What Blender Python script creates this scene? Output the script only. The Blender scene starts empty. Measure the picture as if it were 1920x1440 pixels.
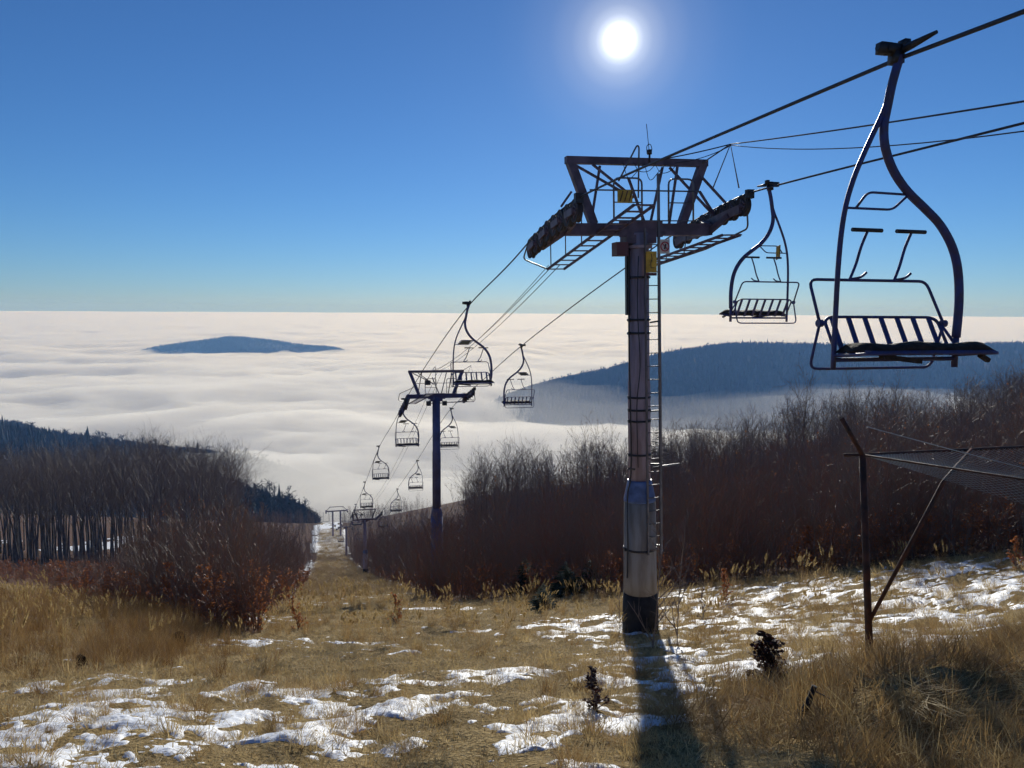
import bpy, math, random
import numpy as np
from mathutils import Vector, Matrix

scene = bpy.context.scene
COL = scene.collection
R_ = math.radians

# ------------------------------------------------------------------ camera
FPX = 1450.0                      # focal length in pixels of a 1920 px wide frame
PITCH = R_(5.4)
ROLL = R_(-0.33)
cP, sP = math.cos(PITCH), math.sin(PITCH)
cR, sR = math.cos(ROLL), math.sin(ROLL)
FWD = Vector((0, cP, -sP)); UPV = Vector((0, sP, cP)); RGT = Vector((1, 0, 0))
camx = RGT * cR - UPV * sR
camy = RGT * sR + UPV * cR
cam_d = bpy.data.cameras.new('camera')
cam = bpy.data.objects.new('camera', cam_d)
COL.objects.link(cam)
m = Matrix.Identity(4)
for i in range(3):
    m[i][0] = camx[i]; m[i][1] = camy[i]; m[i][2] = -FWD[i]
cam.matrix_world = m
cam_d.sensor_width = 36.0
cam_d.lens = 36.0 * FPX / 1920.0
cam_d.clip_start = 0.05
cam_d.clip_end = 90000.0
scene.camera = cam

# ------------------------------------------------------------------ light
SUN_EL = R_(18.47); SUN_AZ = R_(7.5)
SUN_DIR = Vector((math.sin(SUN_AZ) * math.cos(SUN_EL), math.cos(SUN_AZ) * math.cos(SUN_EL), math.sin(SUN_EL)))
sun_d = bpy.data.lights.new('sun', 'SUN')
sun_d.energy = 4.5
sun_d.angle = R_(0.53)
sun_d.color = (1.0, 0.965, 0.87)
sun = bpy.data.objects.new('sun', sun_d)
COL.objects.link(sun)
sun.rotation_euler = SUN_DIR.to_track_quat('Z', 'Y').to_euler()

world = bpy.data.worlds.new('World'); scene.world = world
world.use_nodes = True
nt = world.node_tree; nt.nodes.clear()
wo = nt.nodes.new('ShaderNodeOutputWorld')
bg = nt.nodes.new('ShaderNodeBackground')
sky = nt.nodes.new('ShaderNodeTexSky')
sky.sky_type = 'NISHITA'; sky.sun_disc = False
sky.sun_elevation = SUN_EL; sky.sun_rotation = SUN_AZ
sky.altitude = 1100; sky.air_density = 1.0; sky.dust_density = 0.09; sky.ozone_density = 9.0
bg.inputs['Strength'].default_value = 0.084
nt.links.new(sky.outputs[0], bg.inputs['Color'])
# below the horizon the sky keeps the horizon's colour
tcs = nt.nodes.new('ShaderNodeTexCoord'); sep = nt.nodes.new('ShaderNodeSeparateXYZ'); cmb = nt.nodes.new('ShaderNodeCombineXYZ')
mxz = nt.nodes.new('ShaderNodeMath'); mxz.operation = 'MAXIMUM'; mxz.inputs[1].default_value = 0.012
nt.links.new(tcs.outputs['Generated'], sep.inputs[0]); nt.links.new(sep.outputs['X'], cmb.inputs['X']); nt.links.new(sep.outputs['Y'], cmb.inputs['Y'])
nt.links.new(sep.outputs['Z'], mxz.inputs[0]); nt.links.new(mxz.outputs[0], cmb.inputs['Z']); nt.links.new(cmb.outputs[0], sky.inputs['Vector'])
# the sun itself and its aureole: part of the sky, a function of the angle to the sun
tc = nt.nodes.new('ShaderNodeTexCoord')
dp = nt.nodes.new('ShaderNodeVectorMath'); dp.operation = 'DOT_PRODUCT'
dp.inputs[1].default_value = SUN_DIR
nt.links.new(tc.outputs['Generated'], dp.inputs[0])
ac = nt.nodes.new('ShaderNodeMath'); ac.operation = 'ARCCOSINE'
nt.links.new(dp.outputs['Value'], ac.inputs[0])
rmp = nt.nodes.new('ShaderNodeMapRange'); rmp.inputs['From Min'].default_value = 0.0
rmp.inputs['From Max'].default_value = R_(8.5)
nt.links.new(ac.outputs[0], rmp.inputs['Value'])
cr = nt.nodes.new('ShaderNodeValToRGB'); cr.color_ramp.interpolation = 'LINEAR'
els = cr.color_ramp.elements
els[0].position = 0.0; els[0].color = (1.5, 1.45, 1.3, 1)
els[1].position = 1.0; els[1].color = (0, 0, 0, 1)
for p_, c_ in ((0.10, (1.25, 1.2, 1.05)), (0.145, (0.74, 0.70, 0.58)), (0.19, (0.45, 0.42, 0.33)), (0.26, (0.26, 0.235, 0.175)), (0.38, (0.125, 0.11, 0.08)), (0.56, (0.045, 0.04, 0.03)), (0.8, (0.011, 0.010, 0.008))):
    e_ = els.new(p_); e_.color = (*c_, 1)
nt.links.new(rmp.outputs['Result'], cr.inputs['Fac'])
bg2 = nt.nodes.new('ShaderNodeBackground'); nt.links.new(cr.outputs['Color'], bg2.inputs['Color'])
add = nt.nodes.new('ShaderNodeAddShader')
nt.links.new(bg.outputs[0], add.inputs[0]); nt.links.new(bg2.outputs[0], add.inputs[1])
nt.links.new(add.outputs[0], wo.inputs['Surface'])

vs = scene.view_settings
vs.view_transform = 'Standard'; vs.look = 'None'; vs.exposure = 0.0; vs.gamma = 1.0
vs.use_curve_mapping = False
scene.cycles.use_denoising = True
scene.cycles.volume_bounces = 1
scene.cycles.use_adaptive_sampling = True
scene.cycles.adaptive_threshold = 0.032
scene.cycles.max_bounces = 6
scene.cycles.diffuse_bounces = 3
scene.cycles.transparent_max_bounces = 8
scene.cycles.sample_clamp_indirect = 4.0

# ------------------------------------------------------------------ maths helpers
def ray(px, py):
    a = px - 960.0; b = 720.0 - py
    v = camx * a + camy * b + FWD * FPX
    return v
def at(px, py, Y):
    v = ray(px, py); return v * (Y / v.y)
def proj(p):
    p = Vector(p); d = p.dot(FWD)
    return 960 + FPX * p.dot(camx) / d, 720 - FPX * p.dot(camy) / d
def curve_at(tab, x):
    xs = [t[0] for t in tab]; ys = [t[1] for t in tab]
    return np.interp(x, xs, ys)

_rs = np.random.RandomState(7)
_perm = _rs.permutation(512).astype(np.int64)
_perm = np.concatenate([_perm, _perm])
_ang = _rs.uniform(0, 2 * np.pi, 512)
_gx, _gy = np.cos(_ang), np.sin(_ang)
def perlin(x, y):
    x = np.asarray(x, float); y = np.asarray(y, float)
    xi = np.floor(x).astype(np.int64); yi = np.floor(y).astype(np.int64)
    xf = x - xi; yf = y - yi
    def g(ix, iy, dx, dy):
        h = _perm[(_perm[ix & 511] + iy) & 511]
        return _gx[h] * dx + _gy[h] * dy
    u = xf ** 3 * (xf * (xf * 6 - 15) + 10); v = yf ** 3 * (yf * (yf * 6 - 15) + 10)
    a = g(xi, yi, xf, yf); b = g(xi + 1, yi, xf - 1, yf)
    c = g(xi, yi + 1, xf, yf - 1); d = g(xi + 1, yi + 1, xf - 1, yf - 1)
    return (a + u * (b - a)) + v * ((c + u * (d - c)) - (a + u * (b - a)))
def fbm(x, y, oct=4, gain=0.5):
    s = 0; a = 1.0; t = 0
    for k in range(oct):
        s = s + a * perlin(x * 2 ** k + 17.3 * k, y * 2 ** k - 9.1 * k); t += a; a *= gain
    return s / t
def sstep(a, b, x):
    t = np.clip((np.asarray(x, float) - a) / (b - a), 0, 1)
    return t * t * (3 - 2 * t)

# smooth profile of the slope along the view
_pk = np.array([[-400, 14], [-60, 4.0], [-12, 0.6], [0, -1.62], [15.3, -6.72], [41, -15.6], [98, -34.5], [140, -47.5], [182, -59.6], [230, -69.2], [275, -77.5], [330, -96], [450, -150], [700, -250], [1200, -300], [3000, -320]], float)
def _pchip(xk, yk, x):
    h = np.diff(xk); d = np.diff(yk) / h
    mm = np.zeros_like(xk)
    mm[1:-1] = np.where(d[:-1] * d[1:] > 0, 2 * d[:-1] * d[1:] / (d[:-1] + d[1:] + 1e-12), 0)
    mm[0] = d[0]; mm[-1] = d[-1]
    x = np.clip(x, xk[0], xk[-1])
    k = np.clip(np.searchsorted(xk, x, side='right') - 1, 0, len(h) - 1)
    t = (x - xk[k]) / h[k]
    h00 = 2 * t ** 3 - 3 * t ** 2 + 1; h10 = t ** 3 - 2 * t ** 2 + t
    h01 = -2 * t ** 3 + 3 * t ** 2; h11 = t ** 3 - t ** 2
    return h00 * yk[k] + h10 * h[k] * mm[k] + h01 * yk[k + 1] + h11 * h[k] * mm[k + 1]

def XL(Y): return -1.8 - 0.246 * Y
def XR(Y): return 5.0 - 0.246 * Y
# low berm of matted grass in front of the photographer
BA = np.array([1.12, 4.7]); BB = np.array([4.04, 6.1])
BD = (BB - BA) / np.linalg.norm(BB - BA); BN = np.array([-BD[1], BD[0]])
def G(X, Y):
    X = np.asarray(X, float); Y = np.asarray(Y, float)
    z = _pchip(_pk[:, 0], _pk[:, 1], Y)
    u = X - (9.0 - 0.25 * Y)
    sp = np.log1p(np.exp(np.clip(u / 3.0, -30, 30))) * 3.0
    z = z + 0.21 * np.minimum(sp, 1e9) * (1 - 0.30 * sstep(50, 130, u)) * sstep(-5, 16, Y)
    # hollow to the left of the run, under the beech stand
    ul = (XL(Y) - 8) - X
    z = z + 0.03 * np.log1p(np.exp(np.clip(ul / 4.0, -30, 30))) * 4.0 * sstep(10, 40, Y)
    s = (X - BA[0]) * BD[0] + (Y - BA[1]) * BD[1]
    n = (X - BA[0]) * BN[0] + (Y - BA[1]) * BN[1]
    n = n + 0.25 * perlin(s * 0.9, 3.3)
    w = sstep(0.0, 2.2, s) * (1 - sstep(9, 16, s))
    z = z + w * ((0.26 + 0.06 * sstep(0, 3, s)) * np.exp(-(np.where(n > 0, n / 1.0, n / 0.40)) ** 2) + 0.055 * np.clip(s, 0, 6) * sstep(4.5, 0.3, n) )
    r = np.hypot(X, Y)
    amp = 1 - sstep(120, 300, r)
    z = z + amp * (0.16 * perlin(X * 0.16 + 5, Y * 0.16) + 0.10 * perlin(X * 0.55, Y * 0.55 + 4)) + 0.10 * perlin(X * 1.6, Y * 1.6) * (1 - sstep(20, 50, r)) + (0.030 * perlin(X * 3.6, Y * 3.6) + 0.014 * perlin(X * 8.1 + 3, Y * 8.1)) * (1 - sstep(12, 30, r))
    return z
def gz(x, y): return float(G(x, y))
def on_ground(px, py):
    """point where the view ray through a pixel of the photo meets the slope"""
    v = ray(px, py); lo = 2.0; Y = lo
    while Y < 400:
        p = v * (Y / v.y)
        if p.z < gz(p.x, p.y): break
        Y *= 1.01
    return v * (Y / v.y)

# ------------------------------------------------------------------ mesh helpers
def newobj(name, me, parent=None, loc=None):
    o = bpy.data.objects.new(name, me); COL.objects.link(o)
    if parent is not None: o.parent = parent
    if loc is not None: o.location = loc
    return o
def tag(o, label=None, cat=None, group=None, kind=None):
    if label: o['label'] = label
    if cat: o['category'] = cat
    if group: o['group'] = group
    if kind: o['kind'] = kind
    return o
def empty(name, loc=(0, 0, 0), rz=0.0):
    o = bpy.data.objects.new(name, None); COL.objects.link(o)
    o.location = loc; o.rotation_euler = (0, 0, rz); o.empty_display_size = 0.2
    return o
def copy_tree(o, parent=None):
    c = o.copy(); COL.objects.link(c); c.parent = parent
    for ch in list(o.children): copy_tree(ch, c)
    return c

class MB:
    def __init__(s): s.v = []; s.f = []; s.mi = []; s.cur = 0
    def _add(s, vs, fs):
        b = len(s.v); s.v.extend([tuple(p) for p in vs])
        for q in fs: s.f.append(tuple(b + i for i in q)); s.mi.append(s.cur)
    def box(s, c, size, rot=None):
        hx, hy, hz = (k / 2 for k in size); c = Vector(c)
        vs = [Vector((x, y, z)) for x in (-hx, hx) for y in (-hy, hy) for z in (-hz, hz)]
        if rot is not None: vs = [rot @ p for p in vs]
        s._add([p + c for p in vs], [(0, 1, 3, 2), (4, 6, 7, 5), (0, 4, 5, 1), (2, 3, 7, 6), (0, 2, 6, 4), (1, 5, 7, 3)])
        return s
    def bar(s, p, q, w, h=None, up=(0, 0, 1)):
        """rectangular bar from p to q"""
        p = Vector(p); q = Vector(q); h = h or w
        d = (q - p).normalized(); u = Vector(up)
        if abs(d.dot(u)) > 0.98: u = Vector((0, 1, 0))
        x = d.cross(u).normalized(); y = x.cross(d).normalized()
        vs = []
        for e in (p, q):
            for a, b in ((-1, -1), (1, -1), (1, 1), (-1, 1)): vs.append(e + x * a * w / 2 + y * b * h / 2)
        s._add(vs, [(0, 1, 2, 3)[::-1], (4, 5, 6, 7), (0, 4, 5, 1)[::-1], (1, 5, 6, 2)[::-1], (2, 6, 7, 3)[::-1], (3, 7, 4, 0)[::-1]])
        return s
    def tube(s, path, r, n=6, cap=True, closed=False):
        path = [Vector(p) for p in path]; k = len(path)
        rs = r if isinstance(r, (list, tuple)) else [r] * k
        t0 = (path[1] - path[0]).normalized()
        ref = Vector((0, 0, 1)) if abs(t0.z) < 0.9 else Vector((1, 0, 0))
        x = t0.cross(ref).normalized()
        vs = []
        for i in range(k):
            if closed: t = (path[(i + 1) % k] - path[i - 1])
            else: t = path[min(i + 1, k - 1)] - path[max(i - 1, 0)]
            t.normalize()
            x = (x - t * x.dot(t)).normalized(); y = t.cross(x)
            for j in range(n):
                a = 2 * math.pi * j / n
                vs.append(path[i] + (x * math.cos(a) + y * math.sin(a)) * rs[i])
        fs = []
        for i in range(k if closed else k - 1):
            i2 = (i + 1) % k
            for j in range(n):
                fs.append((i * n + j, i * n + (j + 1) % n, i2 * n + (j + 1) % n, i2 * n + j))
        if cap and not closed:
            fs.append(tuple(range(n))[::-1]); fs.append(tuple((k - 1) * n + j for j in range(n)))
        s._add(vs, fs); return s
    def lathe(s, prof, c=(0, 0, 0), axis='z', n=24):
        """prof: list of (r, h)"""
        c = Vector(c); vs = []
        for r, h in prof:
            for j in range(n):
                a = 2 * math.pi * j / n; p = (r * math.cos(a), r * math.sin(a), h)
                if axis == 'x': p = (p[2], p[0], p[1])
                elif axis == 'y': p = (p[1], p[2], p[0])
                vs.append(c + Vector(p))
        fs = []
        for i in range(len(prof) - 1):
            for j in range(n): fs.append((i * n + j, i * n + (j + 1) % n, (i + 1) * n + (j + 1) % n, (i + 1) * n + j))
        fs.append(tuple(range(n))[::-1]); fs.append(tuple((len(prof) - 1) * n + j for j in range(n)))
        s._add(vs, fs); return s
    def mesh(s, name, mats, smooth=False):
        me = bpy.data.meshes.new(name)
        me.from_pydata(s.v, [], s.f)
        for mt in (mats if isinstance(mats, (list, tuple)) else [mats]): me.materials.append(mt)
        if any(s.mi): me.polygons.foreach_set('material_index', s.mi)
        if smooth:
            me.polygons.foreach_set('use_smooth', [len(f) <= 4 for f in s.f])
        me.update(); return me
    def build(s, name, mats, parent=None, smooth=False, loc=None):
        return newobj(name, s.mesh(name, mats, smooth), parent, loc)

def smooth_path(pts, k=4):
    """Catmull-Rom through the points"""
    pts = [Vector(p) for p in pts]; out = []
    for i in range(len(pts) - 1):
        p0 = pts[max(i - 1, 0)]; p1 = pts[i]; p2 = pts[i + 1]; p3 = pts[min(i + 2, len(pts) - 1)]
        for j in range(k):
            t = j / k
            out.append(0.5 * ((2 * p1) + (p2 - p0) * t + (2 * p0 - 5 * p1 + 4 * p2 - p3) * t * t + (3 * p1 - p0 - 3 * p2 + p3) * t ** 3))
    out.append(pts[-1]); return out
def round_corners(pts, r=0.06, k=4, closed=False):
    pts = [Vector(p) for p in pts]; out = []; n = len(pts)
    for i, p in enumerate(pts):
        if not closed and i in (0, n - 1): out.append(p); continue
        a = pts[i - 1]; b = pts[(i + 1) % n]
        ra = min(r, (a - p).length * 0.45); rb = min(r, (b - p).length * 0.45)
        q0 = p + (a - p).normalized() * ra; q1 = p + (b - p).normalized() * rb
        for j in range(k + 1):
            t = j / k; out.append(q0 * (1 - t) ** 2 + p * 2 * t * (1 - t) + q1 * t * t)
    return out

def grid_mesh(name, V, nr, nc, mat, keep=None, smooth=True, wrap=False):
    """V: (nr*nc,3) array of a regular grid"""
    i = np.arange(nr - 1)[:, None]; ncf = nc if wrap else nc - 1
    j = np.arange(ncf)[None, :]; j2 = (j + 1) % nc
    a = i * nc + j; b = i * nc + j2; c = (i + 1) * nc + j2; d = (i + 1) * nc + j
    F = np.stack([a, b, c, d], -1).reshape(-1, 4)
    if keep is not None:
        kf = keep[F].any(axis=1); F = F[kf]
        used = np.zeros(len(V), bool); used[F.ravel()] = True
        mp = np.cumsum(used) - 1; V = V[used]; F = mp[F]
    me = bpy.data.meshes.new(name)
    me.vertices.add(len(V)); me.vertices.foreach_set('co', V.astype(np.float32).ravel())
    me.loops.add(F.size); me.loops.foreach_set('vertex_index', F.astype(np.int32).ravel())
    me.polygons.add(len(F)); me.polygons.foreach_set('loop_start', np.arange(0, F.size, 4, dtype=np.int32))
    me.polygons.foreach_set('loop_total', np.full(len(F), 4, np.int32))
    me.polygons.foreach_set('use_smooth', np.full(len(F), smooth))
    me.materials.append(mat); me.update(calc_edges=True); me.validate()
    return me

# ------------------------------------------------------------------ materials
def mat(name, col, rough=0.6, metal=0.0, var=0.0, vscale=3.0, col2=None, bump=0.0, bscale=40.0, spec=0.5, trans=0.0, coords='Object', stretch=1.0):
    mt = bpy.data.materials.new(name); mt.use_nodes = True
    t = mt.node_tree; b = t.nodes['Principled BSDF']
    b.inputs['Base Color'].default_value = (*col, 1); b.inputs['Roughness'].default_value = rough
    b.inputs['Metallic'].default_value = metal; b.inputs['Specular IOR Level'].default_value = spec
    co = t.nodes.new('ShaderNodeTexCoord')
    if var > 0 or col2:
        n = t.nodes.new('ShaderNodeTexNoise'); n.inputs['Scale'].default_value = vscale; n.inputs['Detail'].default_value = 6
        mpn = t.nodes.new('ShaderNodeMapping'); mpn.inputs['Scale'].default_value = (1, 1, stretch)
        t.links.new(co.outputs[coords], mpn.inputs['Vector']); t.links.new(mpn.outputs[0], n.inputs['Vector'])
        r = t.nodes.new('ShaderNodeValToRGB')
        c2 = col2 if col2 else tuple(c * (1 - var) for c in col)
        r.color_ramp.elements[0].position = 0.38; r.color_ramp.elements[0].color = (*c2, 1)
        r.color_ramp.elements[1].position = 0.62; r.color_ramp.elements[1].color = (*[min(1, c * (1 + var * 0.5)) for c in col], 1)
        t.links.new(n.outputs['Fac'], r.inputs['Fac']); t.links.new(r.outputs['Color'], b.inputs['Base Color'])
    if bump > 0:
        n2 = t.nodes.new('ShaderNodeTexNoise'); n2.inputs['Scale'].default_value = bscale; n2.inputs['Detail'].default_value = 5
        t.links.new(co.outputs[coords], n2.inputs['Vector'])
        bp = t.nodes.new('ShaderNodeBump'); bp.inputs['Strength'].default_value = bump; bp.inputs['Distance'].default_value = 0.02
        t.links.new(n2.outputs['Fac'], bp.inputs['Height']); t.links.new(bp.outputs['Normal'], b.inputs['Normal'])
    if trans > 0:
        tr = t.nodes.new('ShaderNodeBsdfTranslucent'); mx = t.nodes.new('ShaderNodeMixShader'); mx.inputs[0].default_value = trans
        src = b.inputs['Base Color']
        if src.is_linked: t.links.new(src.links[0].from_socket, tr.inputs['Color'])
        else: tr.inputs['Color'].default_value = (*col, 1)
        o = t.nodes['Material Output']
        t.links.new(b.outputs[0], mx.inputs[1]); t.links.new(tr.outputs[0], mx.inputs[2]); t.links.new(mx.outputs[0], o.inputs['Surface'])
    return mt
def leafmat(name, c1, c2, trans=0.45, rough=0.7):
    """dry blades and leaves: colour varies from one instance to the next"""
    mt = bpy.data.materials.new(name); mt.use_nodes = True; t = mt.node_tree; b = t.nodes['Principled BSDF']
    oi = t.nodes.new('ShaderNodeObjectInfo'); geo = t.nodes.new('ShaderNodeNewGeometry')
    n = t.nodes.new('ShaderNodeMath'); n.operation = 'MULTIPLY_ADD'; n.inputs[1].default_value = 0.55
    t.links.new(geo.outputs['Random Per Island'], n.inputs[0])
    n0 = t.nodes.new('ShaderNodeMath'); n0.operation = 'MULTIPLY'; n0.inputs[1].default_value = 0.45
    t.links.new(oi.outputs['Random'], n0.inputs[0]); t.links.new(n0.outputs[0], n.inputs[2])
    r = t.nodes.new('ShaderNodeMix'); r.data_type = 'RGBA'
    r.inputs[6].default_value = (*c1, 1); r.inputs[7].default_value = (*c2, 1)
    t.links.new(n.outputs[0], r.inputs[0]); t.links.new(r.outputs[2], b.inputs['Base Color'])
    b.inputs['Roughness'].default_value = rough; b.inputs['Specular IOR Level'].default_value = 0.35
    tr = t.nodes.new('ShaderNodeBsdfTranslucent'); t.links.new(r.outputs[2], tr.inputs['Color'])
    mx = t.nodes.new('ShaderNodeMixShader'); mx.inputs[0].default_value = trans
    t.links.new(b.outputs[0], mx.inputs[1]); t.links.new(tr.outputs[0], mx.inputs[2]); t.links.new(mx.outputs[0], t.nodes['Material Output'].inputs['Surface'])
    return mt

M = {}
M['blue'] = mat('blue_paint', (0.04, 0.05, 0.20), 0.5, col2=(0.055, 0.045, 0.10), vscale=13, bump=0.12)
M['mastblue'] = mat('mast_blue', (0.11, 0.12, 0.27), 0.5, col2=(0.08, 0.08, 0.16), vscale=2.0)
M['lav'] = mat('weathered_blue_grey_paint', (0.37, 0.31, 0.365), 0.8, vscale=8.0, col2=(0.25, 0.19, 0.215), bump=0.15, stretch=0.15, spec=0.2)
M['beige'] = mat('weathered_grey_mast', (0.36, 0.325, 0.285), 0.85, vscale=7.0, col2=(0.25, 0.205, 0.165), bump=0.2, stretch=0.18, spec=0.2)
M['cone'] = mat('blue_sheet_skirt', (0.09, 0.15, 0.33), 0.45, var=0.3, vscale=7)
M['tar'] = mat('tarred_footing', (0.022, 0.02, 0.02), 0.8, var=0.5, vscale=6, bump=0.5)
M['steel'] = mat('dull_purple_steel', (0.12, 0.085, 0.12), 0.55, var=0.4, vscale=5, bump=0.1)
M['rail'] = mat('galvanised_rail', (0.16, 0.15, 0.16), 0.45, metal=0.4, var=0.3)
M['rubber'] = mat('sheave_rubber', (0.03, 0.025, 0.03), 0.7)
M['black'] = mat('black_steel', (0.02, 0.02, 0.025), 0.5)
M['rope'] = mat('steel_rope', (0.035, 0.035, 0.05), 0.5, metal=0.3)
M['yellow'] = mat('yellow_sign', (0.55, 0.33, 0.03), 0.5, var=0.3, vscale=8)
M['whitesign'] = mat('white_sign', (0.6, 0.55, 0.5), 0.5)
M['redsign'] = mat('red_sign', (0.4, 0.03, 0.04), 0.5)
M['maroon'] = mat('maroon_box', (0.10, 0.03, 0.035), 0.5)
M['cushion'] = mat('worn_cushion', (0.035, 0.022, 0.016), 0.85, var=0.5, vscale=14, bump=0.6, bscale=30)
M['rust'] = mat('rusty_pipe', (0.10, 0.035, 0.02), 0.75, col2=(0.035, 0.018, 0.014), vscale=8, bump=0.3)
M['wire'] = mat('zinc_wire', (0.42, 0.44, 0.43), 0.5, metal=0.1)
M['bark'] = mat('grey_bark', (0.19, 0.165, 0.15), 0.9, col2=(0.08, 0.068, 0.06), vscale=1.2)
M['twig'] = mat('brown_twigs', (0.20, 0.148, 0.118), 0.55, spec=0.25)
M['redtwig'] = mat('red_brown_twigs', (0.23, 0.125, 0.088), 0.5, spec=0.3)
M['rustleaf'] = leafmat('rust_leaves', (0.30, 0.10, 0.035), (0.50, 0.20, 0.07), 0.5)
M['darkleaf'] = leafmat('dark_red_leaves', (0.05, 0.018, 0.014), (0.10, 0.035, 0.02), 0.15)
M['needle'] = leafmat('spruce_needles', (0.010, 0.022, 0.010), (0.026, 0.045, 0.016), 0.08, 1.0)
M['straw'] = leafmat('dry_straw', (0.40, 0.28, 0.11), (0.68, 0.52, 0.26), 0.45)
M['straw2'] = leafmat('brown_straw', (0.26, 0.155, 0.06), (0.46, 0.31, 0.13), 0.42)
M['straw3'] = leafmat('pale_straw', (0.42, 0.31, 0.14), (0.70, 0.56, 0.32), 0.4)
M['straw4'] = leafmat('rusty_straw', (0.14, 0.075, 0.028), (0.30, 0.175, 0.065), 0.4)
M['plume'] = leafmat('pale_plumes', (0.42, 0.30, 0.12), (0.58, 0.44, 0.22), 0.5)
M['farbark'] = mat('far_wood', (0.035, 0.032, 0.032), 0.9)
M['farneedle'] = mat('far_needles', (0.016, 0.028, 0.022), 0.9)

def ground_material():
    mt = bpy.data.materials.new('slope_soil'); mt.use_nodes = True; t = mt.node_tree; b = t.nodes['Principled BSDF']
    co = t.nodes.new('ShaderNodeTexCoord')
    n1 = t.nodes.new('ShaderNodeTexNoise'); n1.inputs['Scale'].default_value = 1.1; n1.inputs['Detail'].default_value = 8
    n2 = t.nodes.new('ShaderNodeTexNoise'); n2.inputs['Scale'].default_value = 24; n2.inputs['Detail'].default_value = 8
    for n in (n1, n2): t.links.new(co.outputs['Object'], n.inputs['Vector'])
    r1 = t.nodes.new('ShaderNodeValToRGB')
    e = r1.color_ramp.elements; e[0].position = 0.3; e[0].color = (0.10, 0.068, 0.026, 1); e[1].position = 0.7; e[1].color = (0.46, 0.34, 0.16, 1)
    e2 = e.new(0.5); e2.color = (0.26, 0.18, 0.075, 1)
    mxn = t.nodes.new('ShaderNodeMix'); mxn.data_type = 'FLOAT'; mxn.inputs[0].default_value = 0.6
    t.links.new(n1.outputs['Fac'], mxn.inputs[2]); t.links.new(n2.outputs['Fac'], mxn.inputs[3]); t.links.new(mxn.outputs[0], r1.inputs['Fac'])
    r2 = t.nodes.new('ShaderNodeValToRGB')
    e = r2.color_ramp.elements; e[0].position = 0.35; e[0].color = (0.06, 0.036, 0.024, 1); e[1].position = 0.65; e[1].color = (0.17, 0.085, 0.048, 1)
    t.links.new(n2.outputs['Fac'], r2.inputs['Fac'])
    at_ = t.nodes.new('ShaderNodeAttribute'); at_.attribute_name = 'litter'
    mx = t.nodes.new('ShaderNodeMix'); mx.data_type = 'RGBA'
    t.links.new(at_.outputs['Fac'], mx.inputs[0]); t.links.new(r1.outputs['Color'], mx.inputs[6]); t.links.new(r2.outputs['Color'], mx.inputs[7])
    t.links.new(mx.outputs[2], b.inputs['Base Color']); b.inputs['Roughness'].default_value = 0.95; b.inputs['Specular IOR Level'].default_value = 0.1
    bp = t.nodes.new('ShaderNodeBump'); bp.inputs['Strength'].default_value = 0.8; bp.inputs['Distance'].default_value = 0.06
    t.links.new(n2.outputs['Fac'], bp.inputs['Height']); t.links.new(bp.outputs['Normal'], b.inputs['Normal'])
    return mt
def snow_material():
    mt = bpy.data.materials.new('old_snow'); mt.use_nodes = True; t = mt.node_tree; b = t.nodes['Principled BSDF']
    b.inputs['Base Color'].default_value = (0.80, 0.82, 0.86, 1); b.inputs['Roughness'].default_value = 0.55; b.inputs['Specular IOR Level'].default_value = 0.3
    co = t.nodes.new('ShaderNodeTexCoord')
    n = t.nodes.new('ShaderNodeTexNoise'); n.inputs['Scale'].default_value = 9; n.inputs['Detail'].default_value = 7
    t.links.new(co.outputs['Object'], n.inputs['Vector'])
    n3 = t.nodes.new('ShaderNodeTexNoise'); n3.inputs['Scale'].default_value = 22; n3.inputs['Detail'].default_value = 6
    t.links.new(co.outputs['Object'], n3.inputs['Vector'])
    r = t.nodes.new('ShaderNodeValToRGB'); e = r.color_ramp.elements
    e[0].position = 0.33; e[0].color = (0.50, 0.45, 0.38, 1); e[1].position = 0.45; e[1].color = (0.80, 0.82, 0.86, 1)
    t.links.new(n3.outputs['Fac'], r.inputs['Fac']); t.links.new(r.outputs['Color'], b.inputs['Base Color'])
    bp = t.nodes.new('ShaderNodeBump'); bp.inputs['Strength'].default_value = 0.55; bp.inputs['Distance'].default_value = 0.06
    t.links.new(n.outputs['Fac'], bp.inputs['Height']); t.links.new(bp.outputs['Normal'], b.inputs['Normal'])
    return mt
M['ground'] = ground_material(); M['snow'] = snow_material()

# ------------------------------------------------------------------ where the woods, brush and snow are
def noise1(X, Y, s, o): return perlin(np.asarray(X) * s + o, np.asarray(Y) * s - o)
def right_wood(X, Y):
    X = np.asarray(X, float); Y = np.asarray(Y, float)
    a = X - (XR(Y) + 1.2 * noise1(X, Y, 0.15, 3.1))
    near = Y - (31.5 - 0.80 * np.maximum(X, 0) - 0.0 * X + 1.6 * noise1(X, Y, 0.3, 8.2))
    return (a > 0) & (near > 0) & (Y > 14)
def left_brush(X, Y):
    X = np.asarray(X, float); Y = np.asarray(Y, float)
    a = (XL(Y) + 1.0 * noise1(X, Y, 0.2, 5.7)) - X
    return (a > 0) & (Y > 16.5 + 1.9 * np.clip(a, 0, 18) + 2.5 * noise1(X, Y, 0.25, 1.1))
def litter(X, Y):
    v = np.maximum(right_wood(X, Y), left_brush(X, Y)).astype(float)
    return v

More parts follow.
